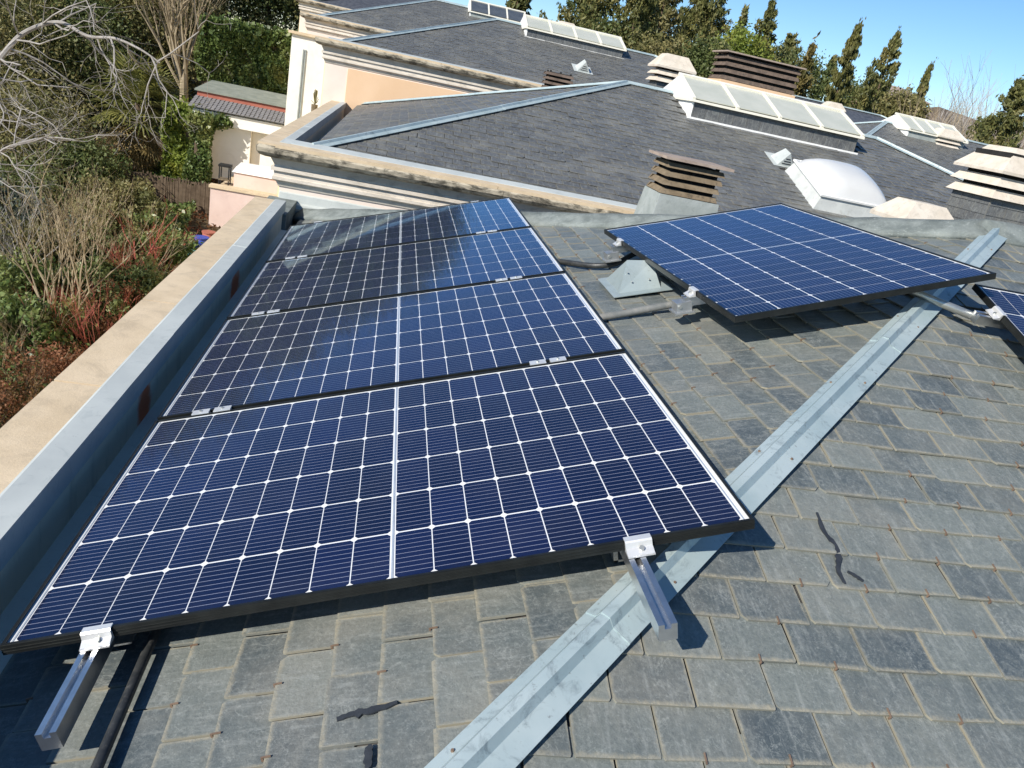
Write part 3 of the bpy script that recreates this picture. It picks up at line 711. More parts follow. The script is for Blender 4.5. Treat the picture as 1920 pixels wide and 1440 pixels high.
def slate_clad(T, x0, x1, y0, y1, z0, z1, mat='slate2', w=.16, h=.11):
    """hung slates on the front and left sides of a curb or chimney, bottom course first"""
    MB().box((x0 + .012, y0 + .012, z0), (x1 - .012, y1 - .012, z1 - .002)).obj('core', M['deck'], T)
    rows = max(1, int(math.ceil((z1 - z0) / h)))
    for side in ('front', 'left', 'right'):
        mb = MB(); L = (x1 - x0) if side == 'front' else (y1 - y0)
        for r in range(rows):
            za, zb = z0 + r*h, min(z0 + (r+1)*h + .03, z1); s_ = -((r % 2) * w / 2)
            while s_ < L:
                a, b_ = max(0, s_ + .002), min(L, s_ + w - .002); s_ += w
                if b_ - a < .02: continue
                d0, d1 = .008 + RS.uniform(0, .003), .0
                if side == 'front': q = [(x0 + a, y0 - d0 + .01, za), (x0 + b_, y0 - d0 + .01, za), (x0 + b_, y0 - d1 + .01, zb), (x0 + a, y0 - d1 + .01, zb)]
                elif side == 'left': q = [(x0 - d0 + .01, y0 + a, za), (x0 - d0 + .01, y0 + b_, za), (x0 - d1 + .01, y0 + b_, zb), (x0 - d1 + .01, y0 + a, zb)]
                else: q = [(x1 + d0 - .01, y0 + a, za), (x1 + d0 - .01, y0 + b_, za), (x1 + d1 - .01, y0 + b_, zb), (x1 + d1 - .01, y0 + a, zb)]
                n = mb.pts(q); rr = RS.random()
                mb.face([n, n+1, n+2, n+3], [(.02, .02), (SW - .02, .02), (SW - .02, .14), (.02, .14)], rr)
                dn = {'front': (0, .006, 0), 'left': (.006, 0, 0), 'right': (-.006, 0, 0)}[side]
                n2 = mb.pts([tuple(Vector(p) + Vector(dn)) for p in q])
                for i in range(4): mb.face([n+i, n2+i, n2+(i+1) % 4, n+(i+1) % 4], [(0, 0)]*4, rr)
        tag(mb.obj('hung_slates', M[mat], T), kind='stuff')
def frustum(mb, x0, x1, y0, y1, z0, X0, X1, Y0, Y1, z1):
    mb.hexa([(x0, y0, z0), (x1, y0, z0), (x1, y1, z0), (x0, y1, z0)], [(X0, Y0, z1), (X1, Y0, z1), (X1, Y1, z1), (X0, Y1, z1)]); return mb
def concrete_chimney(label, x0, x1, y0, y1, zroof, zcap, ztop, clad=True, rings=2):
    T = thing('concrete_chimney', label, 'chimney', ((x0+x1)/2, (y0+y1)/2, 0), 'concrete capped chimneys')
    T.location = (0, 0, 0)
    if clad: slate_clad(T, x0 + .04, x1 - .04, y0 + .04, y1 - .04, zroof, zcap)
    else: MB().box((x0 + .05, y0 + .05, zroof), (x1 - .05, y1 - .05, zcap)).obj('stack', M['concrete'], T)
    H_ = ztop - zcap; hh = H_ * .48 / max(rings, 1); z = zcap
    MB().box((x0 + .09, y0 + .09, zcap), (x1 - .09, y1 - .09, ztop - .06)).obj('flue', M['black'], T)
    for k in range(rings):
        frustum(MB(), x0 - .02, x1 + .02, y0 - .02, y1 + .02, z, x0 + .045, x1 - .045, y0 + .045, y1 - .045, z + hh * .72).obj('louvre_ring', M['concrete'], T); z += hh
    q = (x1 - x0) * .2; r_ = (y1 - y0) * .2
    mb = MB(); mb.box((x0 - .03, y0 - .03, z), (x1 + .03, y1 + .03, z + .03)); frustum(mb, x0 - .03, x1 + .03, y0 - .03, y1 + .03, z + .0301, x0 + q, x1 - q, y0 + r_, y1 - r_, ztop)
    mb.obj('hood', M['concrete'], T); return T
concrete_chimney('big concrete hooded chimney with a slate clad stack at the right edge', 7.27, 8.2, 6.35, 7.1, .5, 1.24, 1.80)
concrete_chimney('low concrete hood peeping over the grey ridge', 4.6, 5.05, 3.95, 4.35, .35, .80, 1.13, False, 1)
concrete_chimney('pale concrete hooded chimney left of the tiled chimney', 4.74, 5.36, 11.5, 12.0, .85, 1.86, 2.3)
def clay_chimney(label, x0, x1, y0, y1, z0, zb, zt, n, mat, base, slab=True, flare=.08, lean=0.0):
    T = thing('louvred_chimney', label, 'chimney', (0, 0, 0), 'clay louvred chimneys')
    frustum(MB(), x0 - flare, x1 + flare, y0 - flare, y1 + flare, z0, x0 - .01, x1 + .01, y0 - .01, y1 + .01, zb).obj('stack', M[base], T)
    MB().box((x0 + .07, y0 + .07, zb), (x1 - .07, y1 - .07, zt - .015)).obj('flue', M['black'], T)
    h = (zt - zb) / n
    for k in range(n):
        za, zc_ = zb + k*h + h*.08, zb + k*h + h*.66; t = .035
        jx = RS.uniform(-.006, .006)
        for side in range(4):
            mb = MB()
            if side == 0: mb.hexa([(x0+jx, y0, za), (x1+jx, y0, za), (x1+jx, y0 + .03, za), (x0+jx, y0 + .03, za)], [(x0+.012+jx, y0 + t, zc_), (x1-.012+jx, y0 + t, zc_), (x1-.012+jx, y0 + t + .025, zc_), (x0+.012+jx, y0 + t + .025, zc_)])
            if side == 1: mb.hexa([(x0+jx, y1-.03, za), (x1+jx, y1-.03, za), (x1+jx, y1, za), (x0+jx, y1, za)], [(x0+.012+jx, y1-t-.025, zc_), (x1-.012+jx, y1-t-.025, zc_), (x1-.012+jx, y1-t, zc_), (x0+.012+jx, y1-t, zc_)])
            if side == 2: mb.hexa([(x0+jx-.002, y0+.031, za), (x0+.03+jx, y0+.031, za), (x0+.03+jx, y1-.031, za), (x0+jx-.002, y1-.031, za)], [(x0+t+jx, y0+.062, zc_), (x0+t+.025+jx, y0+.062, zc_), (x0+t+.025+jx, y1-.062, zc_), (x0+t+jx, y1-.062, zc_)])
            if side == 3: mb.hexa([(x1-.03+jx, y0+.031, za), (x1+jx, y0+.031, za), (x1+jx, y1-.031, za), (x1-.03+jx, y1-.031, za)], [(x1-t-.025+jx, y0+.062, zc_), (x1-t+jx, y0+.062, zc_), (x1-t+jx, y1-.062, zc_), (x1-t-.025+jx, y1-.062, zc_)])
            mb.obj('louvre_slat', M[mat], T)
        for (px_, py_) in ((x0+.06, y0+.06), (x1-.06, y0+.06), (x0+.06, y1-.06), ((x0+x1)/2, y0+.06)):
            MB().box((px_ - .014, py_ - .014, zc_ - .01), (px_ + .014, py_ + .014, zb + (k+1)*h + h*.1)).obj('spacer', M['black'], T)
    if slab: MB().box((x0 - .045, y0 - .04, zt), (x1 + .045, y1 + .04, zt + .022)).obj('cap_slab', M['cap_clay'], T)
    return T
M['cap_clay'] = simple('cap_clay', (.30, .24, .2), (.38, .31, .26), 8, .85, 0, .4, 70, .2, (.2, .16, .13), .6)
clay_chimney('ochre clay louvred chimney on a grey base behind the array', 2.95, 3.47, 4.85, 5.27, .05, .745, 1.03, 4, 'clay', 'grey_render')
clay_chimney('long dark tiled louvred chimney behind the long skylight', 5.85, 7.2, 11.5, 12.1, .85, 2.1, 2.52, 4, 'clay_dark', 'peach', flare=.01)
clay_chimney('small dark louvred chimney in front of the third roof', 3.03, 3.5, 11.95, 12.35, .8, 1.38, 1.67, 4, 'clay_dark', 'grey_render', slab=False)
def lantern(label, x0, x1, yb, zb, yr, zr, npan, pane='opal', curb=.16, back=True, group='long roof skylights', clad=True):
    """ridge lantern: slate clad curb at yb, sloping panes up to the ridge yr; mirrored behind"""
    T = thing('ridge_skylight', label, 'skylight', (0, 0, 0), group)
    y2 = 2*yr - yb
    if clad: slate_clad(T, x0 + .03, x1 - .03, yb, y2, zb - .03, zb + curb, w=.2, h=.2)
    else: MB().box((x0 + .03, yb, zb - .05), (x1 - .03, y2, zb + curb)).obj('curb', M['grey_render'], T)
    MB().box((x0 - .02, yb - .03, zb - .012), (x1 + .02, yb + .004, zb + .012)).obj('curb_flashing', M['white_paint'], T)
    zc_ = zb + curb
    MB().box((x0 - .03, yb - .05, zc_), (x1 + .03, y2 + .05, zc_ + .03)).obj('sill_frame', M['cream_paint'], T)
    for x, s_ in ((x0 - .03, 1), (x1 + .03, -1)):                     # cheeks
        mb = MB(); n = mb.pts([(x, yb - .045, zc_ + .031), (x, y2 + .045, zc_ + .031), (x, yr, zr), (x + s_*.03, yb - .045, zc_ + .031), (x + s_*.03, y2 + .045, zc_ + .031), (x + s_*.03, yr, zr)])
        for f_ in ((0, 2, 1), (3, 4, 5), (0, 1, 4, 3), (1, 2, 5, 4), (2, 0, 3, 5)): mb.face([n + i for i in f_])
        mb.obj('cheek', M['white_paint'], T)
        if s_ == 1: MB().hexa([(x0, yb - .004, zb - .1), (x0 + .03, yb - .004, zb - .1), (x0 + .03, y2, zb - .1), (x0, y2, zb - .1)], [(x0, yb - .004, zc_), (x0 + .03, yb - .004, zc_), (x0 + .03, y2, zc_), (x0, y2, zc_)]).obj('cheek_base', M['white_paint'], T)
    d = Vector((0, yr - yb, zr - zc_ - .03)).normalized(); nn = Vector((0, -d.z, d.y)); L = math.hypot(yr - yb + .03, zr - zc_ - .03)
    o = Vector((0, yb - .04, zc_ + .03)); pw = (x1 - x0) / npan
    for i in range(npan):
        a, b_ = x0 + i*pw + .022, x0 + (i+1)*pw - .022
        q = lambda x, s_, h: tuple(Vector((x, 0, 0)) + o + d*s_ + nn*h)
        f0 = MB().hexa([q(a, .03, .0), q(b_, .03, .0), q(b_, L - .02, .0), q(a, L - .02, .0)], [q(a, .03, .012), q(b_, .03, .012), q(b_, L - .02, .012), q(a, L - .02, .012)]).obj('pane', M[pane], T)
    for i in range(npan + 1):
        x = x0 + i*pw
        MB().hexa([q(x - .022, 0, -.01), q(x + .022, 0, -.01), q(x + .022, L, -.01), q(x - .022, L, -.01)], [q(x - .022, 0, .024), q(x + .022, 0, .024), q(x + .022, L, .024), q(x - .022, L, .024)]).obj('glazing_bar', M['cream_paint'], T)
    MB().hexa([q(x0 - .03, L - .025, .004), q(x1 + .03, L - .025, .004), q(x1 + .03, L + .04, -.01), q(x0 - .03, L + .04, -.01)], [q(x0 - .03, L - .025, .03), q(x1 + .03, L - .025, .03), q(x1 + .03, L + .04, .03), q(x0 - .03, L + .04, .03)]).obj('ridge_bar', M['cream_paint'], T)
    mb = MB(); n = mb.pts([(x0, yr + .03, zr - .01), (x1, yr + .03, zr - .01), (x1, y2 + .04, zc_ + .031), (x0, y2 + .04, zc_ + .031)]); mb.face([n, n+1, n+2, n+3])
    n = mb.pts([(x0, yr + .03, zr - .02), (x1, yr + .03, zr - .02), (x1, y2 + .03, zc_ + .031), (x0, y2 + .03, zc_ + .031)]); mb.face([n, n+3, n+2, n+1]); mb.obj('back_pane', M['opal'], T)
    return T
lantern('long cream framed skylight on the second roof ridge', 4.47, 7.0, 8.82, 1.40, 9.55, 1.90, 4, curb=.2)
z3 = at(990, 75, 16.0).z
lantern('cream framed skylight on the third roof ridge', 3.1, 5.3, 15.95, 2.30, 16.6, 2.72, 4)
lantern('dark glazed skylight on the fourth roof at the top edge', at(880, 30, 23.0).x, at(980, 40, 23.0).x + .1, 23.0, F4['front'][2][2] - .3, 23.7, F4['front'][2][2] + .2, 3, 'dark_pane', clad=False)
s0, s1 = at(1693, 232, 16.6), at(1795, 268, 16.6)
lantern('small white skylight on the next row at right', s0.x, s1.x, 16.3, r1.z - .26, 17.0, r1.z + .22, 4, 'opal', clad=False)
k0 = at(1760, 262, 16.2)
concrete_chimney('small concrete hooded chimney beside the small white skylight', k0.x, k0.x + .62, 16.2, 16.7, r1.z - .9, k0.z - .12, k0.z + .28)
k1 = at(1547, 215, 22.5)
concrete_chimney('tiny concrete hooded chimney behind the end of the long skylight', k1.x, k1.x + .62, 22.5, 23.0, k1.z - 1.0, k1.z, k1.z + .42)
k2 = at(1040, 62, 18.2)
concrete_chimney('pinkish hood showing above the third roof skylight', k2.x, k2.x + .55, 18.2, 18.7, k2.z - 1.2, k2.z - .1, k2.z + .3, False, 1)
k3 = at(928, 30, 26.0)
concrete_chimney('faint hood between the trees above the fourth roof', k3.x, k3.x + .6, 26.0, 26.5, k3.z - 1.5, k3.z - .1, k3.z + .35, False, 1)
M['curb_grey'] = simple('curb_grey', (.46, .48, .47), (.56, .58, .56), 6, .6, 0, .3, 50, .3, (.34, .34, .31), .5)
# acrylic dome on the second roof
O2, U2, V2, N2 = face_frame(F2['front'])
DT = thing('dome_skylight', 'white acrylic dome skylight on the second roof', 'skylight', mat=basis(Vector((5.96, 7.24, .45 + (7.24 - 5.97) * (1.665 - .45) / (9.6 - 5.97))), U2, V2, N2))
cw, cd, ch = .44, .44, .15
mb = MB(); mb.hexa([(-cw-.06, -cd-.06, -.04), (cw+.06, -cd-.06, -.04), (cw+.06, cd+.06, -.04), (-cw-.06, cd+.06, -.04)], [(-cw, -cd, ch), (cw, -cd, ch), (cw, cd, ch), (-cw, cd, ch)]); mb.obj('curb', M['curb_grey'], DT)
MB().box((-cw-.025, -cd-.025, ch+.0005), (cw+.025, cd+.025, ch + .022)).obj('rim', M['white_paint'], DT)
mb = MB(); n = 14
for j in range(n + 1):
    for i in range(n + 1):
        x, y = -1 + 2*i/n, -1 + 2*j/n; h = .18 * ((1 - abs(x)**3.0) * (1 - abs(y)**3.0))**.62
        mb.v.append((x*cw, y*cd, ch + .0225 + h))
for j in range(n):
    for i in range(n): mb.face([j*(n+1)+i, j*(n+1)+i+1, (j+1)*(n+1)+i+1, (j+1)*(n+1)+i])
mb.obj('dome', M['acrylic'], DT, True)
for x, y in ((-.9, -.9), (0, -.93), (.9, -.9), (-.9, .9), (.9, .9), (-.93, 0)):
    MB().tube([(x*cw, y*cd, ch + .022), (x*cw, y*cd, ch + .045)], .014, 8).obj('screw_cap', M['white_paint'], DT)
def vent(label, p, U, V, N, w, d, h, back=.5):
    T = thing('zinc_vent', label, 'roof vent', mat=basis(Vector(p), U, V, N), group='zinc roof vents')
    MB().box((-w*.75, -d*.6, .0), (w*.75, d*.9, .004)).obj('flange', M['zinc_clean'], T)
    mb = MB(); n = mb.pts([(-w/2, -d/2, .004), (w/2, -d/2, .004), (0, -d/2 + .04*d, h), (-w/2, d/2, .004), (w/2, d/2, .004), (0, d/2*back, h*.92)])
    for f_ in ((0, 1, 2), (0, 2, 5, 3), (1, 4, 5, 2), (3, 5, 4)): mb.face([n + i for i in f_])
    mb.obj('hood', M['zinc_clean'], T)
    mb = MB()
    for k in range(3):
        f = .2 + k*.2; z = .004 + h*f*.9; hw = w*.5*(1 - f)*.7
        mb.box((-hw, -d/2 - .006 + f*.04*d, z - .004), (hw, -d/2 + .012 + f*.04*d, z + .004))
    mb.obj('louvre', M['black'], T)
h2z = lambda y: .45 + (y - 5.97) * (1.665 - .45) / (9.6 - 5.97)
vent('zinc vent with louvres just left above the acrylic dome', (5.52, 7.95, h2z(7.95)), U2, V2, N2, .22, .26, .17)
vp = at(1092, 122, 14.6); O3, U3, V3, N3 = face_frame(F3['front'])
vent('small zinc vent on the third roof slope', (vp.x, 14.5, 1.42 + (14.5-13.08)*(2.54-1.42)/(16.65-13.08)), U3, V3, N3, .26, .3, .2)
v4 = at(940, 20, 21.7); O4, U4, V4, N4 = face_frame(F4['front'])
# triangular zinc vent next to the separate panel, ridge running up the slope
M['zinc_dull'] = zinc('zinc_dull', (.30, .36, .37), (.38, .44, .45), (.2, .24, .25), .6)
VT = thing('zinc_vent', 'pale zinc dormer vent under the left edge of the separate panel', 'roof vent', mat=basis(on_A(2.0, 2.13, -.106), UA, VA, NA), group='zinc roof vents')
MB().box((-.085, -.05, 0), (.22, .30, .004)).obj('flange', M['zinc_dull'], VT)
mb = MB(); n = mb.pts([(-.045, .0, .004), (.17, .0, .004), (.17, .27, .004), (-.045, .27, .004), (.035, .12, .135), (.165, .12, .115)])
for f_ in ((0, 4, 3), (0, 1, 5, 4), (1, 2, 5), (3, 4, 5, 2)): mb.face([n + i for i in f_])
mb.obj('hood', M['zinc_dull'], VT)
for x, y, z in ((.03, .035, .045), (.12, .035, .045), (.02, .07, .085)): MB().tube([(x, y - .004, z), (x, y - .01, z + .004)], .004, 6).obj('rivet', M['steel'], VT)
# unseen block added left of the frame to shade the lower left corner
MB().box((-.375, -.95, .082), (-.11, -.212, .193)).obj('added_shade_block', M['coping_top'], H1)
# ================================================================ terrace and porch at the left
M['tile_grey'] = simple('tile_grey', (.16, .155, .16), (.22, .215, .22), 8, .75, 0, .3, 40, .3)
M['roof_felt'] = simple('roof_felt', (.19, .21, .18), (.26, .28, .24), 3, .85, 0, .3, 30, .2)
M['red_brown'] = simple('red_fascia', (.32, .10, .07), (.38, .13, .09), 3, .8, 0, .1)
YT = 20.6
tw0, tw1 = at(395, 346, YT), at(512, 362, YT)
TT = thing('garden_terrace', 'rose rendered terrace wall with a tiled floor beyond the parapet', 'terrace')
MB().box((tw0.x, YT, -5.2), (-1.75, YT + .22, tw0.z - .07)).obj('wall', M['pink_wall'], TT)
MB().box((tw0.x - .04, YT - .05, tw0.z - .07), (-1.75, YT + .27, tw0.z)).obj('coping', M['coping_top'], TT)
MB().box((tw0.x + .02, YT + .22, -5.0), (-1.75, 26.0, tw0.z - .15)).obj('floor', M['coping_top'], TT)
zf = tw0.z - .15
YP = 23.2; e0, e1 = at(352, 196, YP), at(548, 219, YP)
PT = thing('porch', 'white porch with a grey tiled lean-to roof and red fascia', 'porch')
MB().box((e0.x + .12, YP + .12, e0.z - .42), (e1.x + .1, YP + .32, e0.z - .08)).obj('lintel', M['white_wall'], PT)
MB().box((e0.x + .14, YP + .13, zf - 1.4), (e0.x + .5, YP + .4, e0.z - .421)).obj('pillar', M['white_wall'], PT)
MB().box((e0.x + .62, YP + .34, zf - .2), (e1.x - 1.2, YP + .5, e0.z - .35)).obj('back_wall', M['white_wall'], PT)
MB().box((e1.x - 1.2, YP + .55, zf - .2), (e1.x + .3, YP + .75, e0.z - .35)).obj('side_wall', M['white_wall'], PT)
MB().box((e0.x + .12, YP + .33, e0.z - .10), (e1.x + .1, YP + 1.3, e0.z - .06)).obj('ceiling', M['white_wall'], PT)
dep, rise = .85, .26
nt_ = 26; wt = (e1.x + .25 - e0.x) / nt_; tl = MB()
for i in range(nt_):
    for j in range(4):
        x = e0.x + i*wt; ya, yb_ = YP + dep*j/4, YP + dep*(j+1)/4 + .05; za, zb_ = e0.z - .02 + rise*j/4 + .02, e0.z - .02 + rise*(j+1)/4
        tl.hexa([(x + .004, ya, za - .02), (x + wt - .004, ya, za - .02), (x + wt - .004, yb_, zb_ - .02), (x + .004, yb_, zb_ - .02)], [(x + .004, ya, za), (x + wt*.96, ya, za + .02), (x + wt*.96, yb_, zb_ + .015), (x + .004, yb_, zb_)])
tag(tl.obj('roof_tiles', M['tile_grey'], PT), kind='stuff')
zt_ = e0.z + rise - .01
MB().box((e0.x + .05, YP + dep, zt_ - .1), (e1.x + .3, YP + dep + .04, zt_ + .13)).obj('fascia', M['red_brown'], PT)
MB().hexa([(e0.x - .02, YP + dep - .06, zt_ + .13), (e1.x + .4, YP + dep - .06, zt_ + .13), (e1.x + .4, YP + 3.0, zt_ + .3), (e0.x - .02, YP + 3.0, zt_ + .3)], [(e0.x - .02, YP + dep - .06, zt_ + .18), (e1.x + .4, YP + dep - .06, zt_ + .18), (e1.x + .4, YP + 3.0, zt_ + .36), (e0.x - .02, YP + 3.0, zt_ + .36)]).obj('upper_roof', M['roof_felt'], PT)
MB().box((e0.x + .1, YP + dep + .05, zf - .3), (e1.x + .3, YP + 2.9, zt_ + .12)).obj('room', M['white_wall'], PT) if False else None
# tiled-top white bench on the terrace, a black stand, a wall lamp
b0 = at(442, 336, 22.0)
ST = thing('garden_sofa', 'white covered garden sofa on the terrace', 'sofa')
MB().box((b0.x, 21.7, zf), (b0.x + 1.25, 22.5, zf + .42)).obj('base', M['pink_wall'], ST)
mb = MB(); mb.hexa([(b0.x - .05, 21.65, zf + .42), (b0.x + 1.3, 21.65, zf + .42), (b0.x + 1.3, 22.55, zf + .42), (b0.x - .05, 22.55, zf + .42)], [(b0.x + .05, 21.75, zf + .58), (b0.x + 1.25, 21.7, zf + .53), (b0.x + 1.2, 22.5, zf + .62), (b0.x + .03, 22.5, zf + .6)]); mb.obj('cushion', M['white_paint'], ST)
LT = thing('black_stand', 'small black metal stand beside the white sofa', 'stand')
for dx, dy in ((0, 0), (.26, 0), (0, .26), (.26, .26)): MB().box((b0.x - .42 + dx, 21.7 + dy, zf), (b0.x - .39 + dx, 21.73 + dy, zf + .55)).obj('leg', M['black'], LT)
MB().box((b0.x - .44, 21.68, zf + .5), (b0.x - .11, 22.0, zf + .56)).obj('top', M['black'], LT)
MB().box((b0.x - .43, 21.69, zf + .12), (b0.x - .12, 21.99, zf + .16)).obj('shelf', M['clay'], LT)
# white bay of the fourth house and its balcony
BA = thing('side_bay', 'white rendered bay standing out from the yellow side wall', 'bay')
bx0, bx1 = at(537, 190, 18.6).x, -.6
MB().box((bx0, 18.6, -5.5), (bx1, 19.9, at(548, 62, 18.6).z)).obj('wall', M['white_wall'], BA)
MB().box((bx0 - .08, 18.52, at(548, 62, 18.6).z), (bx1, 19.95, at(548, 62, 18.6).z + .06)).obj('coping', M['coping_top'], BA)
for x in (bx0 + .28, bx0 + .33): MB().box((x, 18.575, -3.5), (x + .025, 18.599, at(548, 62, 18.6).z - .3)).obj('slit_shade', M['grey_render'], BA)  # grey strips modelled in place of the bay's thin slit shadows
M['l_olive_stem'] = simple('stem_olive', (.14, .12, .05), (.2, .17, .07), 20, .8, 0, 0)
BP = thing('planted_pot', 'terracotta potted plant at the foot of the yellow wall', 'potted plant')
pp = at(590, 196, 14.2)
MB().tube([(pp.x, 14.2, pp.z - .5), (pp.x, 14.2, pp.z)], [.04, .06], 10).obj('pot', M['clay'], BP)
mb = MB()
for k in range(26):
    a = RS.uniform(0, 6.28); h = RS.uniform(.05, .3); r = .1*(1 - h/.35)
    mb.tube([(pp.x, 14.2, pp.z), (pp.x + math.cos(a)*r, 14.2 + math.sin(a)*r, pp.z + h)], .006, 3)
mb.obj('stems', M['l_olive_stem'], BP)
# ================================================================ vegetation
def leaf_mat(name, c1, c2, c3=None, trans=.3, rough=.55):
    b = NB(name); g = b.n('ShaderNodeNewGeometry'); r = g.outputs['Random Per Island']
    c = b.mix(b.ramp(r, 0, 1, False), c1, c2)
    if c3: c = b.mix(b.math('MULTIPLY', b.ramp(b.noise(g.outputs['Position'], .9, 3), .48, .68), .85), c, c3)
    b.base(c, rough, 0, .35)
    t = b.n('ShaderNodeBsdfTranslucent'); b.l(c, t.inputs[0]); mx = b.n('ShaderNodeMixShader'); mx.inputs[0].default_value = trans
    b.l(b.p.outputs[0], mx.inputs[1]); b.l(t.outputs[0], mx.inputs[2]); b.l(mx.outputs[0], b.out.inputs[0]); return b.m
M['l_dark'] = leaf_mat('leaf_dark', (.06, .085, .025), (.16, .19, .065), (.24, .22, .085))
M['l_olive'] = leaf_mat('leaf_olive', (.13, .125, .045), (.30, .26, .11), (.13, .14, .05))
M['l_conif'] = leaf_mat('leaf_conifer', (.075, .09, .028), (.21, .205, .07), (.22, .19, .065))
M['l_cypress'] = leaf_mat('leaf_cypress', (.075, .085, .024), (.18, .17, .05), (.19, .17, .055))
M['l_gold'] = leaf_mat('leaf_gold', (.12, .10, .03), (.22, .17, .06), (.1, .1, .03))
M['l_bright'] = leaf_mat('leaf_bright', (.13, .18, .03), (.28, .33, .06), (.38, .36, .08), .4)
M['l_ivy'] = leaf_mat('leaf_ivy', (.055, .095, .028), (.18, .235, .07), (.24, .25, .085), .25, .4)
M['l_palm'] = leaf_mat('leaf_palm', (.1, .115, .03), (.26, .25, .075), None, .3, .45)
M['l_palm_dry'] = leaf_mat('leaf_palm_dry', (.2, .14, .05), (.34, .25, .1), None, .3, .6)
M['l_russet'] = leaf_mat('leaf_russet', (.16, .06, .03), (.26, .12, .06), (.14, .1, .04), .3, .7)
M['l_blue'] = leaf_mat('leaf_bluish', (.05, .07, .05), (.12, .15, .11), None)
M['bark'] = simple('bark_brown', (.09, .065, .045), (.16, .12, .085), 6, .9, 0, .5, 30, .1)
M['bark_pale'] = simple('bark_pale', (.34, .31, .27), (.48, .44, .39), 6, .9, 0, .4, 30, .1)
M['twig_beige'] = simple('twig_beige', (.27, .21, .13), (.38, .31, .21), 5, .9, 0, 0)
M['twig_red'] = simple('twig_red', (.36, .09, .065), (.46, .15, .11), 5, .8, 0, 0)
M['twig_grey'] = simple('twig_grey', (.24, .22, .20), (.38, .355, .33), 4, .9, 0, 0)
def unit(n): v = rng.normal(size=(n, 3)); return v / np.linalg.norm(v, axis=1, keepdims=True)
def leaves(P_, size, aspect=.5, updir=None, upw=0.0):
    n = len(P_); a = unit(n)
    if updir is not None: a = a * (1 - upw) + np.array(updir) * upw; a /= np.linalg.norm(a, axis=1, keepdims=True)
    b_ = np.cross(a, unit(n)); b_ /= np.linalg.norm(b_, axis=1, keepdims=True) + 1e-9
    s_ = size * rng.uniform(.6, 1.3, (n, 1)); P_ = np.asarray(P_)
    q = np.stack([P_ - a*s_, P_ + b_*s_*aspect - a*s_*.15, P_ + a*s_, P_ - b_*s_*aspect - a*s_*.15], 1)
    return q.reshape(-1, 3)
def clumps(c, rad, m_, k, cr, shell=.55):
    """k leaves in each of m_ clumps spread through an ellipsoid"""
    d = unit(m_); r = rng.uniform(shell, 1.0, (m_, 1)) ** .8; cc = np.array(c) + d * r * np.array(rad)
    sc = rng.uniform(.6, 1.3, (m_, 1, 1))
    p = cc[:, None, :] + rng.normal(size=(m_, k, 3)) * cr * sc * .5
    return p.reshape(-1, 3)
def broad_tree(label, base, h, rad, mat, n=7000, leaf=.13, trunk='bark', group=None, m_=120, name='evergreen_tree'):
    base = Vector(base); T = thing(name, label, 'tree', (0, 0, 0), group)
    mb = MB(); top = base + Vector((RS.uniform(-.3, .3), RS.uniform(-.3, .3), h - rad[2]))
    mb.tube(smooth([base - Vector((0, 0, .3)), base.lerp(top, .5) + Vector((RS.uniform(-.15, .15), .1, 0)), top], 4), [.16 - .012*i for i in range(9)], 8)
    for k in range(9):
        a = RS.uniform(0, 6.28); e = top + Vector((math.cos(a)*rad[0]*.7, math.sin(a)*rad[1]*.7, RS.uniform(-.5, .7)*rad[2]))
        st = base.lerp(top, RS.uniform(.6, 1)); mb.tube([st, st.lerp(e, .5) + Vector((0, 0, .15)), e], [.06, .035, .012], 5)
    mb.obj('trunk', M[trunk], T)
    c = base + Vector((0, 0, h - rad[2]))
    npmesh('crown', leaves(clumps(c, rad, m_, n // m_, min(rad) * .42), leaf), 4, M[mat], T); return T
def conifer(label, base, top, w, mat, n=6000, leaf=.16, power=.8, upw=.5, group=None, gap=.25, name='conifer', tiers=26, skirt=.06):
    """top and base are points: the stem may lean; width w at the widest"""
    base, top = np.array(base), np.array(top); T = thing(name, label, 'tree', (0, 0, 0), group)
    MB().tube([tuple(base - np.array([0, 0, .3])), tuple(base + (top-base)*.5), tuple(top)], [.16, .09, .012], 7).obj('trunk', M['bark'], T)
    H_ = np.linalg.norm(top - base); P_ = []; nb = tiers * 7
    for k in range(nb):
        t = skirt + (1 - skirt) * rng.uniform(0, 1) ** .9; prof = max(.02, (1 - t)) ** power
        if t < .18: prof *= .6 + .4 * t / .18
        az = rng.uniform(0, 6.283); L = w * .5 * prof * rng.uniform(.62, 1.12)
        s_ = base + (top - base) * t; dirv = np.array([math.cos(az), math.sin(az), 0.0])
        kk = max(6, int(n / nb)); u = rng.uniform(gap, 1.0, (kk, 1)) ** .75
        lift = (.55 + .5*t) * upw * L * (.5 if upw > .8 else 1)
        p = s_ + dirv * L * u + np.array([0, 0, 1]) * (lift * u**1.6) + rng.normal(size=(kk, 3)) * (.04 + (.07 if upw > .8 else .14) * L * (1.1 - u))
        P_.append(p)
    tip = top + rng.normal(size=(60, 3)) * np.array([.07, .07, .25]) - np.array([0, 0, .25]); P_.append(tip)
    npmesh('crown', leaves(np.concatenate(P_), leaf, .36, (0, 0, 1), upw), 4, M[mat], T); return T
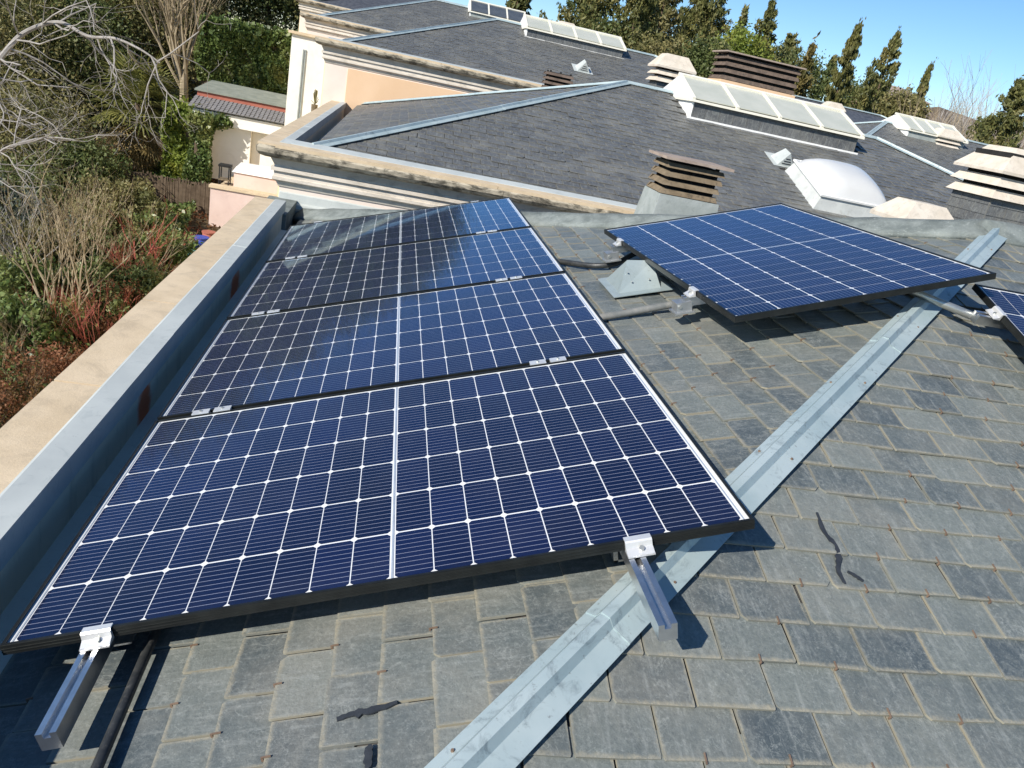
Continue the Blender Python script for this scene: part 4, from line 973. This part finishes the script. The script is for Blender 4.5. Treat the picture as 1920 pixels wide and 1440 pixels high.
def grow(mb, p, d, L, r, depth, spread, up, rs, kids=(3, 4), curl=.12, tips=None):
    pts = [Vector(p)]; d = Vector(d).normalized(); n = 3
    for i in range(n):
        d = (d + Vector((rs.gauss(0, curl), rs.gauss(0, curl), rs.gauss(0, curl) + up*.12))).normalized(); pts.append(pts[-1] + d * (L/n))
    mb.tube(pts, [r, r*.85, r*.72, r*.6], 5 if depth > 1 else 3, False)
    if depth == 0:
        if tips is not None: tips.append(pts[-1])
        return
    for k in range(rs.randint(*kids)):
        i = rs.choice((1, 2, 3)) if k else 3; nd = (d + Vector((rs.gauss(0, spread), rs.gauss(0, spread), rs.gauss(0, spread)*.7 + up))).normalized()
        grow(mb, pts[i], nd, L * rs.uniform(.6, .85), r * rs.uniform(.5, .62), depth - 1, spread, up, rs, kids, curl, tips)
# ---------------------------------------------------------------- tall trees beyond the roofs (right half)
def tree_px(label, xt, yt, xb, yb_, wpx, Y, mat, **k):
    top = at(xt, yt, Y); b0_ = at(xb, yb_, Y); dist = (top - Vector(CAM)).length; w = 1.2 * wpx * dist / FPX
    d = (b0_ - top); bz = gz(Y); base = Vector((top.x + (d.x) * .15, Y, bz)); 
    return conifer(label, base, top, w, mat, **k)
G = 'conifers beyond the roofs'
tree_px('bushy conifer filling behind the tall tawny one', 1105, -40, 1090, 160, 130, 47, 'l_dark', n=14000, leaf=.13, power=.45, group=G, gap=.05)
tree_px('green conifer between the dense one and the twin topped one', 1240, -10, 1220, 170, 130, 48, 'l_dark', n=14000, leaf=.13, power=.45, group=G, gap=.05)
tree_px('broad green conifer behind the tall narrow one', 1310, 5, 1295, 175, 150, 50, 'l_conif', n=14000, leaf=.13, power=.45, group=G, gap=.05)
tree_px('low spreading conifer right of the bright green tree', 1485, 70, 1470, 185, 110, 45, 'l_conif', n=9000, leaf=.12, power=.5, group=G, gap=.05)
tree_px('dark conifer top between the fourth roof and the third skylight', 985, -75, 975, 40, 120, 44, 'l_conif', n=6000, leaf=.2, group=G)
tree_px('tall tawny conifer right of the third skylight', 1140, -120, 1120, 150, 190, 40, 'l_conif', n=20000, leaf=.13, power=.45, group=G, gap=.1)
tree_px('dense conifer above the pale hooded chimney', 1212, -60, 1195, 160, 150, 38, 'l_conif', n=16000, leaf=.12, power=.5, group=G, gap=.1)
tree_px('twin topped conifer left of the tiled chimney', 1268, -90, 1240, 160, 130, 43, 'l_olive', n=12000, leaf=.13, power=.55, group=G)
tree_px('tall narrow conifer behind the tiled chimney', 1345, -45, 1320, 170, 150, 41, 'l_conif', n=15000, leaf=.12, power=.6, group=G)
tree_px('ragged spiky conifer right of the tiled chimney', 1450, 8, 1425, 180, 140, 39, 'l_conif', n=12000, leaf=.12, power=.75, group=G)
tree_px('slender conifer between the ragged one and the golden one', 1398, 20, 1375, 180, 90, 46, 'l_dark', n=5000, leaf=.18, power=.8, group=G)
tree_px('golden brown conifer beside the tiled chimney', 1524, 86, 1505, 200, 78, 36, 'l_gold', n=5000, leaf=.14, power=.75, group=G)
tree_px('dark little conifer behind the golden one', 1565, 110, 1545, 200, 80, 44, 'l_dark', n=4000, leaf=.17, power=.7, group=G)
tree_px('tall leaning cypress in the middle of the sky', 1612, 48, 1565, 215, 78, 34, 'l_cypress', n=15000, leaf=.09, power=.6, upw=.85, group='cypresses', name='cypress', gap=.05)
tree_px('open branched conifer right of the tall cypress', 1684, 62, 1640, 225, 120, 37, 'l_conif', n=9000, leaf=.11, power=.75, upw=.6, group=G, gap=.35)
tree_px('thin pencil cypress standing alone against the sky', 1746, 122, 1712, 240, 40, 36, 'l_cypress', n=5000, leaf=.1, power=.6, upw=.9, group='cypresses', name='cypress', gap=.02)
tree_px('broad conifer at the right edge of the picture', 1916, 155, 1880, 300, 190, 26, 'l_conif', n=16000, leaf=.09, power=.7, upw=.5, group=G)
tree_px('dark conifer at the foot of the open branched one', 1650, 150, 1635, 235, 100, 42, 'l_dark', n=4500, leaf=.17, power=.6, group=G)
for lab, x, y, Y, r in (('rounded bright green tree behind the tiled chimney', 1385, 112, 36, 1.2), ('low dark bush left of the tiled chimney', 1320, 140, 34, 1.3), ('low bushy evergreen behind the pale hooded chimney', 1225, 140, 36, 1.6), ('low evergreen between third roof and its chimney', 1130, 110, 38, 1.7), ('low evergreen behind the golden conifer', 1480, 160, 40, 1.6), ('low bush at the foot of the tall cypress', 1590, 205, 40, 1.4), ('pale bush under the thin cypress', 1690, 215, 33, .9)):
    c = at(x, y, Y); broad_tree(lab, (c.x, Y, gz(Y)), c.z - gz(Y) + r, (r, r, r*1.05), 'l_bright' if 'bright' in lab else ('l_olive' if 'pale' in lab else 'l_dark'), n=8000, leaf=.085, m_=110, group='bushy trees beyond the roofs')
rsb = random.Random(5)
for lab, xs, ys, Y, h_, mtw in (('grey bare tree against the sky right of the thin cypress', 1790, 300, 40, 5.2, 'twig_grey'), ('bare shrub thicket left of the right edge conifer', 1835, 320, 34, 3.6, 'twig_beige'), ('second grey bare tree near the right edge conifer', 1745, 290, 46, 4.8, 'twig_grey'), ('brown bare thicket below the thin cypress', 1765, 300, 30, 3.0, 'twig_beige')):
    p = at(xs, ys, Y); b0_ = Vector((p.x, Y, gz(Y))); topz = at(xs, ys - 125 if h_ > 4 else ys - 80, Y).z
    T = thing('bare_tree', lab, 'tree', (0, 0, 0), 'bare trees at right'); mb = MB(); Hh = topz - b0_.z
    for k in range(5): grow(mb, b0_ + Vector((rsb.uniform(-.9, .9), rsb.uniform(-.4, .4), 0)), (rsb.gauss(0, .15), rsb.gauss(0, .15), 1), Hh*.42, .07, 4, .33, .35, rsb, (3, 3), .08)
    mb.obj('branches', M[mtw], T)
hl = MB(); A_ = [at(1620, 250, 95), at(1700, 205, 95), at(1760, 200, 95), at(1840, 228, 95), at(1920, 240, 95), at(2150, 300, 95), at(2600, 420, 95)]
n = hl.pts([(p.x, 95, p.z) for p in A_] + [(p.x, 70, gz(70) - .5) for p in A_] + [(p.x * 1.3, 160, gz(70) - .5) for p in A_]); k = len(A_)
for i in range(k - 1): hl.face([n+k+i, n+k+i+1, n+i+1, n+i]); hl.face([n+i, n+i+1, n+2*k+i+1, n+2*k+i])
M['hill'] = simple('hill_scrub', (.11, .085, .065), (.17, .13, .10), .6, .95, 0, .6, 3, .1, (.07, .07, .04), .6, .3)
tag(hl.obj('hill', M['hill']), kind='structure')
def far_house(label, x0, y0_, x1, y1_, Y, mat):
    a, b_ = at(x0, y0_, Y), at(x1, y1_, Y); T = thing('distant_house', label, 'house', (0, 0, 0), 'distant houses behind the trees')
    zt = min(a.z, at(x1, y0_ + (x1 - x0)*.2, Y).z)
    MB().box((a.x, Y, gz(Y) - 1), (b_.x, Y + 6, zt)).obj('wall', M[mat], T)
    frustum(MB(), a.x - .3, b_.x + .3, Y - .3, Y + 6.3, zt + .002, a.x + 1, b_.x - 1, Y + 2.8, Y + 3.2, zt + 1.0).obj('roof', M['cap_clay'], T)
    for i in range(3):
        x = a.x + (b_.x - a.x) * (.2 + .27*i); w_ = MB().box((x, Y - .03, zt - 1.6), (x + .7, Y - .002, zt - .6)).obj('window', M['dark_pane'], T)
far_house('peach house half hidden left of the thin cypress', 1668, 178, 1722, 240, 60, 'peach')
far_house('pale house behind the golden conifer', 1462, 150, 1500, 200, 62, 'white_wall')
# ---------------------------------------------------------------- garden at the left
GB = 'tall evergreens filling the garden background'
TOPS = {-260: 14, -90: 13.5, 60: 14, 190: 13, 300: 12.5, 410: 12.5, 505: 12.5, 592: 12.5, 678: 12}
spec = [(-260, -10, 34, 3.6, 'l_dark', 'dense evergreen beyond the left edge'), (-90, 20, 36, 3.4, 'l_olive', 'tawny evergreen at the top left corner'), (60, -20, 40, 3.6, 'l_dark', 'dark evergreen behind the grey branches'), (190, 10, 42, 3.4, 'l_olive', 'yellowish evergreen above the palm'),
        (300, -10, 46, 3.6, 'l_bright', 'yellow green tree behind the bare poplar'), (410, -20, 46, 3.4, 'l_dark', 'dark tree above the ivy hedge'), (505, -10, 44, 3.0, 'l_dark', 'dark tree left of the fifth house corner'), (592, -10, 47, 3.2, 'l_dark', 'tall evergreen behind the fifth house'), (678, -20, 50, 3.2, 'l_dark', 'tall evergreen behind the ridge of the fifth house'), (20, 130, 30, 2.6, 'l_olive', 'olive evergreen at the left edge'), (150, 120, 31, 2.2, 'l_dark', 'shadowy evergreen left of the palm'), (300, 110, 34, 2.4, 'l_olive', 'olive tree behind the palm')]
for x, y, Y, r, mt, lab in spec:
    c = at(x, y, Y); tall = Y > 33; el = math.radians(TOPS.get(x, 0)); zt = CAM[2] + (Vector((c.x, Y, 0)) - Vector((CAM[0], CAM[1], 0))).length * math.tan(el) if tall else c.z + r*1.25
    rz = (zt - c.z + 2.5) / 2 if tall else r*1.25
    broad_tree(lab, (c.x, Y, gz(Y)), zt - gz(Y), (r, r*.9, rz), mt, n=42000 if tall else 26000, leaf=.085 if tall else .07, m_=420 if tall else 240, group=GB)
for x, y, Y, r, mt, lab in ((60, 290, 22, 1.8, 'l_olive', 'feathery olive green pine with a bare trunk at left'), (140, 350, 21, 1.1, 'l_dark', 'dark bush under the palm'), (20, 420, 18, 1.2, 'l_dark', 'dark bush at the left edge below the pine')):
    c = at(x, y, Y); broad_tree(lab, (c.x, Y, gz(Y)), c.z - gz(Y) + r, (r, r, r), mt, n=20000, leaf=.055, m_=180, group='garden bushes and small trees')
# ivy hedge
def hedge(label, x0, y0_, x1, y1_, Y, depth, mat, n, leaf, name='ivy_hedge'):
    a, b_ = at(x0, y0_, Y), at(x1, y1_, Y); T = thing(name, label, 'hedge', (0, 0, 0), 'hedges and climbers at left'); zb = min(gz(Y), b_.z) if y1_ > 1e3 else b_.z
    w_, h_ = b_.x - a.x, a.z - b_.z
    MB().box((a.x + .15, Y + .25, gz(Y) - .2), (b_.x - .1, Y + depth, a.z - .2)).obj('stems', M['bark'], T)
    P_ = np.stack([rng.uniform(a.x, b_.x, n), np.zeros(n), rng.uniform(b_.z - .3, a.z, n)], 1)
    bump = .22*np.sin(P_[:, 0]*2.3 + 1) * np.cos(P_[:, 2]*2.9) + .16*np.sin(P_[:, 0]*5.1 + P_[:, 2]*4.3)
    P_[:, 1] = Y + bump + rng.uniform(-.05, .25, n)
    m_ = n // 3; Q = np.stack([rng.uniform(a.x, b_.x, m_), rng.uniform(Y - .1, Y + depth, m_), a.z + rng.normal(0, .14, m_)], 1)
    npmesh('foliage', leaves(np.concatenate([P_, Q]), leaf, .75), 4, M[mat], T)
hedge('tall ivy covered hedge behind the porch', 372, 42, 556, 170, 29.5, 1.2, 'l_ivy', 16000, .085)
hedge('yellow green climber beside the porch pillar', 306, 205, 362, 335, 23.6, .8, 'l_bright', 5000, .07, 'climbing_plant')
hedge('dark leafy climber on the porch pillar', 352, 225, 392, 330, 22.9, .5, 'l_ivy', 2600, .065, 'climbing_plant')
c = at(405, 228, 23.2); npo = clumps((c.x, 23.3, c.z), (.55, .15, .16), 25, 40, .14)
T = thing('trailing_plant', 'trailing creeper under the porch lintel', 'plant'); npmesh('foliage', leaves(npo, .06, .6), 4, M['l_ivy'], T)
# fan palm
c = at(262, 195, 24.5); T = thing('fan_palm', 'fan palm with drooping dry fronds in the garden', 'palm tree')
tr = MB().tube([(c.x, 24.5, gz(24.5) - .2), (c.x + .05, 24.5, (c.z + gz(24.5))/2), (c.x, 24.5, c.z)], [.2, .17, .15], 9); tr.obj('trunk', M['bark'], T)
def fan(mb, p, az, el, L, blade, rs):
    d = Vector((math.cos(az)*math.cos(el), math.sin(az)*math.cos(el), math.sin(el))); side = d.cross(Vector((0, 0, 1))).normalized(); nn = side.cross(d)
    tip = Vector(p) + d * L; mb.tube([p, Vector(p).lerp(tip, .5) + nn*.05, tip], .012, 4, False)
    for k in range(17):
        a = (k - 8) / 8 * 1.9; bd = (d*math.cos(a) + side*math.sin(a) - Vector((0, 0, .12))).normalized(); bs = nn.cross(bd).normalized()
        e = tip + bd * blade * (1 - .22*abs(a)/1.9); mid = tip + bd*blade*.5
        n_ = mb.pts([tip, mid + bs*.03, e - Vector((0, 0, .08)), mid - bs*.03]); mb.face([n_, n_+1, n_+2, n_+3])
rsp = random.Random(11); g_, dry = MB(), MB()
for k in range(46):
    el = rsp.uniform(-.55, 1.25); fan(g_, (c.x, 24.5, c.z), rsp.uniform(0, 6.28), el, rsp.uniform(.75, 1.05), rsp.uniform(.75, 1.0), rsp)
for k in range(26): fan(dry, (c.x, 24.5, c.z - .2 - rsp.uniform(0, .7)), rsp.uniform(0, 6.28), rsp.uniform(-1.35, -.65), rsp.uniform(.5, .8), rsp.uniform(.5, .7), rsp)
g_.obj('fronds', M['l_palm'], T); dry.obj('dry_fronds', M['l_palm_dry'], T)
npmesh('blossom', leaves(clumps((c.x + .35, 24.1, c.z - .05), (.18, .12, .12), 8, 30, .1), .035), 4, M['l_gold'], T)
# bare upright tree behind the palm, trunk and twigs
rs5 = random.Random(21); T = thing('bare_tree', 'bare upright tree with pale trunk right of the palm', 'tree'); mb = MB(); b0_ = at(345, 215, 27.5); b1_ = at(345, 130, 27.5)
mb.tube([(b0_.x, 27.5, gz(27.5) - .3), tuple(b0_), tuple(b1_)], [.17, .15, .12], 8)
for k in range(9): grow(mb, b1_ + Vector((rs5.uniform(-.08, .08), 0, -rs5.uniform(0, .7))), (rs5.gauss(0, .3), rs5.gauss(0, .25), 1), 1.5, .055, 4, .26, .3, rs5, (3, 3), .06)
mb.obj('branches', M['twig_beige'], T)
# arching silvery branches in the upper left
def arching(label, ctrl, Y, r, ntw, drop, seed, trunk_px, mat='twig_grey', lw=.9):
    rs = random.Random(seed); T = thing('bare_tree', label, 'tree', (0, 0, 0), 'silvery bare trees at left'); mb = MB()
    pts = smooth([at(x, y, Y + dy) for x, y, dy in ctrl], 6)
    t0 = at(trunk_px[0], trunk_px[1], Y); t0b = Vector((t0.x, Y, gz(Y) - .2))
    pts = smooth([t0b, t0b.lerp(pts[0], .6) + Vector((-.2, 0, .1)), pts[0]], 6)[:-1] + pts; n_ = len(pts)
    mb.tube(pts, [r * (1 - .8*i/n_) for i in range(n_)], 7, False)
    for k in range(ntw):
        i = rs.randint(8, n_ - 1); d = (pts[i] - pts[i-1]).normalized()
        nd = (d*rs.uniform(.1, .9) + Vector((rs.gauss(0, .5), rs.gauss(0, .6), -drop*rs.uniform(.2, 1.3) if rs.random() < .75 else rs.uniform(.2, .8)))).normalized()
        grow(mb, pts[i], nd, lw*rs.uniform(.5, 1.1), r*.28, 3, .5, -drop*.18, rs, (2, 3), .22)
    mb.obj('branches', M[mat], T)
arching('silvery arching bare tree in the upper left corner', [(-60, 190, 0), (0, 110, 0), (45, 62, .2), (110, 42, .3), (165, 68, .2), (215, 72, 0), (262, 92, -.2), (300, 118, -.3)], 13.5, .06, 24, .8, 4, (-130, 520))
arching('silvery low branches at the left edge', [(-50, 330, 0), (0, 285, 0), (40, 268, .1), (90, 258, .2), (140, 262, .2)], 12.0, .04, 16, .35, 9, (-110, 620), lw=.7)
# beige twiggy shrubs
def shrub(label, xb, yb_, htop_px, n_st, spread, seed, mat, leafmat=None, nleaf=0, r=.022, depth=4, up=.25, leaf=.03, group='twiggy garden shrubs', Y=None, kids=(2, 3)):
    rs = random.Random(seed); b0_ = ground(xb, yb_) if Y is None else Vector((at(xb, yb_, Y).x, Y, gz(Y)))
    H_ = abs(at(xb, htop_px, b0_.y).z - b0_.z); T = thing('garden_shrub', label, 'shrub', (0, 0, 0), group); mb = MB(); tips = []
    for k in range(n_st): grow(mb, b0_ + Vector((rs.gauss(0, .12), rs.gauss(0, .12), -.05)), (rs.gauss(0, spread), rs.gauss(0, spread), 1), H_*.36, r, depth, .34, up, rs, kids, .1, tips)
    mb.obj('stems', M[mat], T)
    if leafmat and nleaf:
        tp = np.array([tuple(t) for t in tips]); ii = rng.integers(0, len(tp), nleaf); npmesh('leaves', leaves(tp[ii] + rng.normal(size=(nleaf, 3))*.07, leaf, .5), 4, M[leafmat], T)
    return T
shrub('tall beige bare shrub in the middle of the garden', 130, 655, 300, 8, .2, 31, 'twig_beige', None, 0, .026, 4, .3, kids=(2, 3))
shrub('second beige bare shrub beside the tall one', 190, 560, 330, 7, .24, 33, 'twig_beige', 'l_olive', 500, .02, 4, .25, kids=(2, 3))
shrub('grey bare shrub at the left edge', 25, 560, 330, 9, .3, 35, 'twig_grey', 'l_olive', 700, .02, 4, .2)
shrub('red twigged maple beside the parapet', 285, 560, 385, 4, .3, 37, 'twig_red', None, 0, .032, 4, .12, kids=(2, 3))
shrub('smaller red twigged shrub beside the parapet', 222, 640, 520, 6, .35, 39, 'twig_red', 'l_russet', 500, .018, 3, .15)
shrub('red leaning twigs at the foot of the terrace', 345, 480, 415, 5, .5, 40, 'twig_red', None, 0, .025, 3, .1)
shrub('thin red shrub at the left edge', 28, 660, 575, 5, .25, 41, 'twig_red', None, 0, .015, 3, .2)
for i, (x, y, t, lab) in enumerate(((30, 800, 640, 'russet heather bush at the lower left edge'), (110, 740, 640, 'russet heather bush beside the parapet'), (75, 700, 640, 'reddish brown bush above the lower left edge'), (190, 660, 590, 'brown bush beside the smaller red shrub'), (-20, 830, 700, 'brown bush cut by the left edge'), (150, 700, 660, 'low russet bush between the heathers'))):
    shrub(lab, x, y, t, 16, .45, 50 + i, 'twig_beige' if i % 2 else 'bark', 'l_russet', 2600, .012, 3, .12, .028, 'russet bushes')
shrub('yellow green sprig at the left edge below the heathers', 8, 800, 745, 8, .3, 71, 'twig_beige', 'l_bright', 700, .01, 2, .2, .04)
shrub('bushy green shrub left of the red maple', 215, 520, 420, 12, .4, 72, 'bark', 'l_dark', 2600, .015, 3, .2, .05)
shrub('glossy green shrub behind the red maple', 270, 470, 400, 12, .4, 73, 'bark', 'l_ivy', 2400, .015, 3, .2, .05)
shrub('variegated green shrub in the lower garden', 150, 590, 500, 14, .45, 74, 'bark', 'l_ivy', 3200, .015, 3, .15, .05)
shrub('leafy shrub near the left edge', 60, 600, 470, 14, .45, 75, 'bark', 'l_ivy', 3200, .015, 3, .15, .05)
shrub('pale leaved shrub beside the pine trunk', 120, 480, 400, 12, .4, 76, 'bark', 'l_blue', 2400, .015, 3, .15, .045)
for i, (x, y, tp, lab, lm) in enumerate(((320, 520, 430, 'green bush between the red maple and the parapet', 'l_ivy'), (245, 600, 480, 'broad leaved bush behind the red maple', 'l_dark'), (90, 680, 560, 'ivy clad bush above the heathers', 'l_ivy'), (20, 700, 560, 'ivy clad bush at the left edge', 'l_ivy'), (175, 470, 370, 'olive bush under the palm', 'l_olive'), (60, 520, 400, 'olive bush beside the pine', 'l_olive'), (230, 430, 330, 'yellowish bush before the reed fence', 'l_olive'), (10, 470, 340, 'grey green bush at the left edge', 'l_blue'))):
    shrub(lab, x, y, tp, 16, .5, 90 + i, 'bark', lm, 5200, .016, 3, .12, .05, 'leafy bushes below the parapet')
for i, (x, y, tp, lab) in enumerate(((160, 690, 520, 'tangle of thin reddish twigs beside the parapet'), (250, 590, 450, 'tangle of thin red twigs behind the maple'), (70, 720, 560, 'tangle of brown twigs above the heathers'))):
    shrub(lab, x, y, tp, 9, .3, 110 + i, 'twig_red' if i < 2 else 'twig_beige', None, 0, .011, 4, .2, .03, 'thin twig tangles', kids=(2, 3))
# ivy spreading over the ground (stuff)
n_ = 42000; px_ = rng.uniform(-4.2, 0, n_); yy = rng.uniform(8.5, 26, n_); xx = -3.0 - (yy - 8) * .12 + px_ * (1 + (yy - 8) * .06)
zz = np.array([gz(v) for v in yy]) + .12 + .22*np.maximum(0, np.sin(xx*1.9)*np.cos(yy*1.6)) + rng.uniform(-.08, .12, n_)
tag(npmesh('ground_ivy', leaves(np.stack([xx, yy, zz], 1), .065, .7), 4, M['l_ivy']), 'ivy and leaf litter carpeting the garden floor', 'ivy', kind='stuff')
n_ = 14000; yy = rng.uniform(8, 28, n_); xx = rng.uniform(-11, -2.5, n_); zz = np.array([gz(v) for v in yy]) + .03 + rng.uniform(0, .05, n_)
tag(npmesh('leaf_litter', leaves(np.stack([xx, yy, zz], 1), .05, .6), 4, M['l_russet']), 'dry brown leaves scattered under the shrubs', 'leaves', kind='stuff')
# reed fence, pots
f0, f1 = at(232, 335, 21.6), tw0.x - .1; T = thing('reed_fence', 'dark brown reed fence below the palm', 'fence'); zt2 = at(310, 332, 21.6).z; mb = MB(); x = f0.x
while x < f1:
    mb.box((x, 21.6 + RS.uniform(-.01, .01), gz(21.6) - .2), (x + .022, 21.625, zt2 + RS.uniform(-.12, .08))); x += .026
tag(mb.obj('reeds', M['bark'], T), kind='stuff')
for z in (.3, .8): MB().box((f0.x, 21.63, gz(21.6) + z), (f1, 21.67, gz(21.6) + z + .05)).obj('batten', M['bark'], T)
M['teal'] = simple('teal_glaze', (.05, .22, .24), (.08, .3, .32), 5, .3, 0, 0)
M['blue'] = simple('blue_glaze', (.04, .07, .35), (.06, .1, .45), 5, .35, 0, 0)
for lab, x, y, Y, r, mt in (('teal glazed garden pot beside the parapet', 355, 492, 17.0, .24, 'teal'), ('blue garden pot behind the teal one', 376, 462, 18.4, .18, 'blue'), ('terracotta pot next to the blue one', 391, 452, 18.8, .16, 'red_brown')):
    p = at(x, y, Y); T = thing('garden_pot', lab, 'pot', (0, 0, 0), 'garden pots')
    zb = gz(Y); h_ = max(.3, p.z - zb + .25)
    MB().tube([(p.x, Y, zb), (p.x, Y, zb + h_*.5), (p.x, Y, zb + h_*.92)], [r*.7, r*.95, r], 16).obj('bowl', M[mt], T, True)
    MB().tube([(p.x, Y, zb + h_*.92), (p.x, Y, zb + h_)], [r*1.1, r*1.1], 16).obj('rim', M[mt], T)
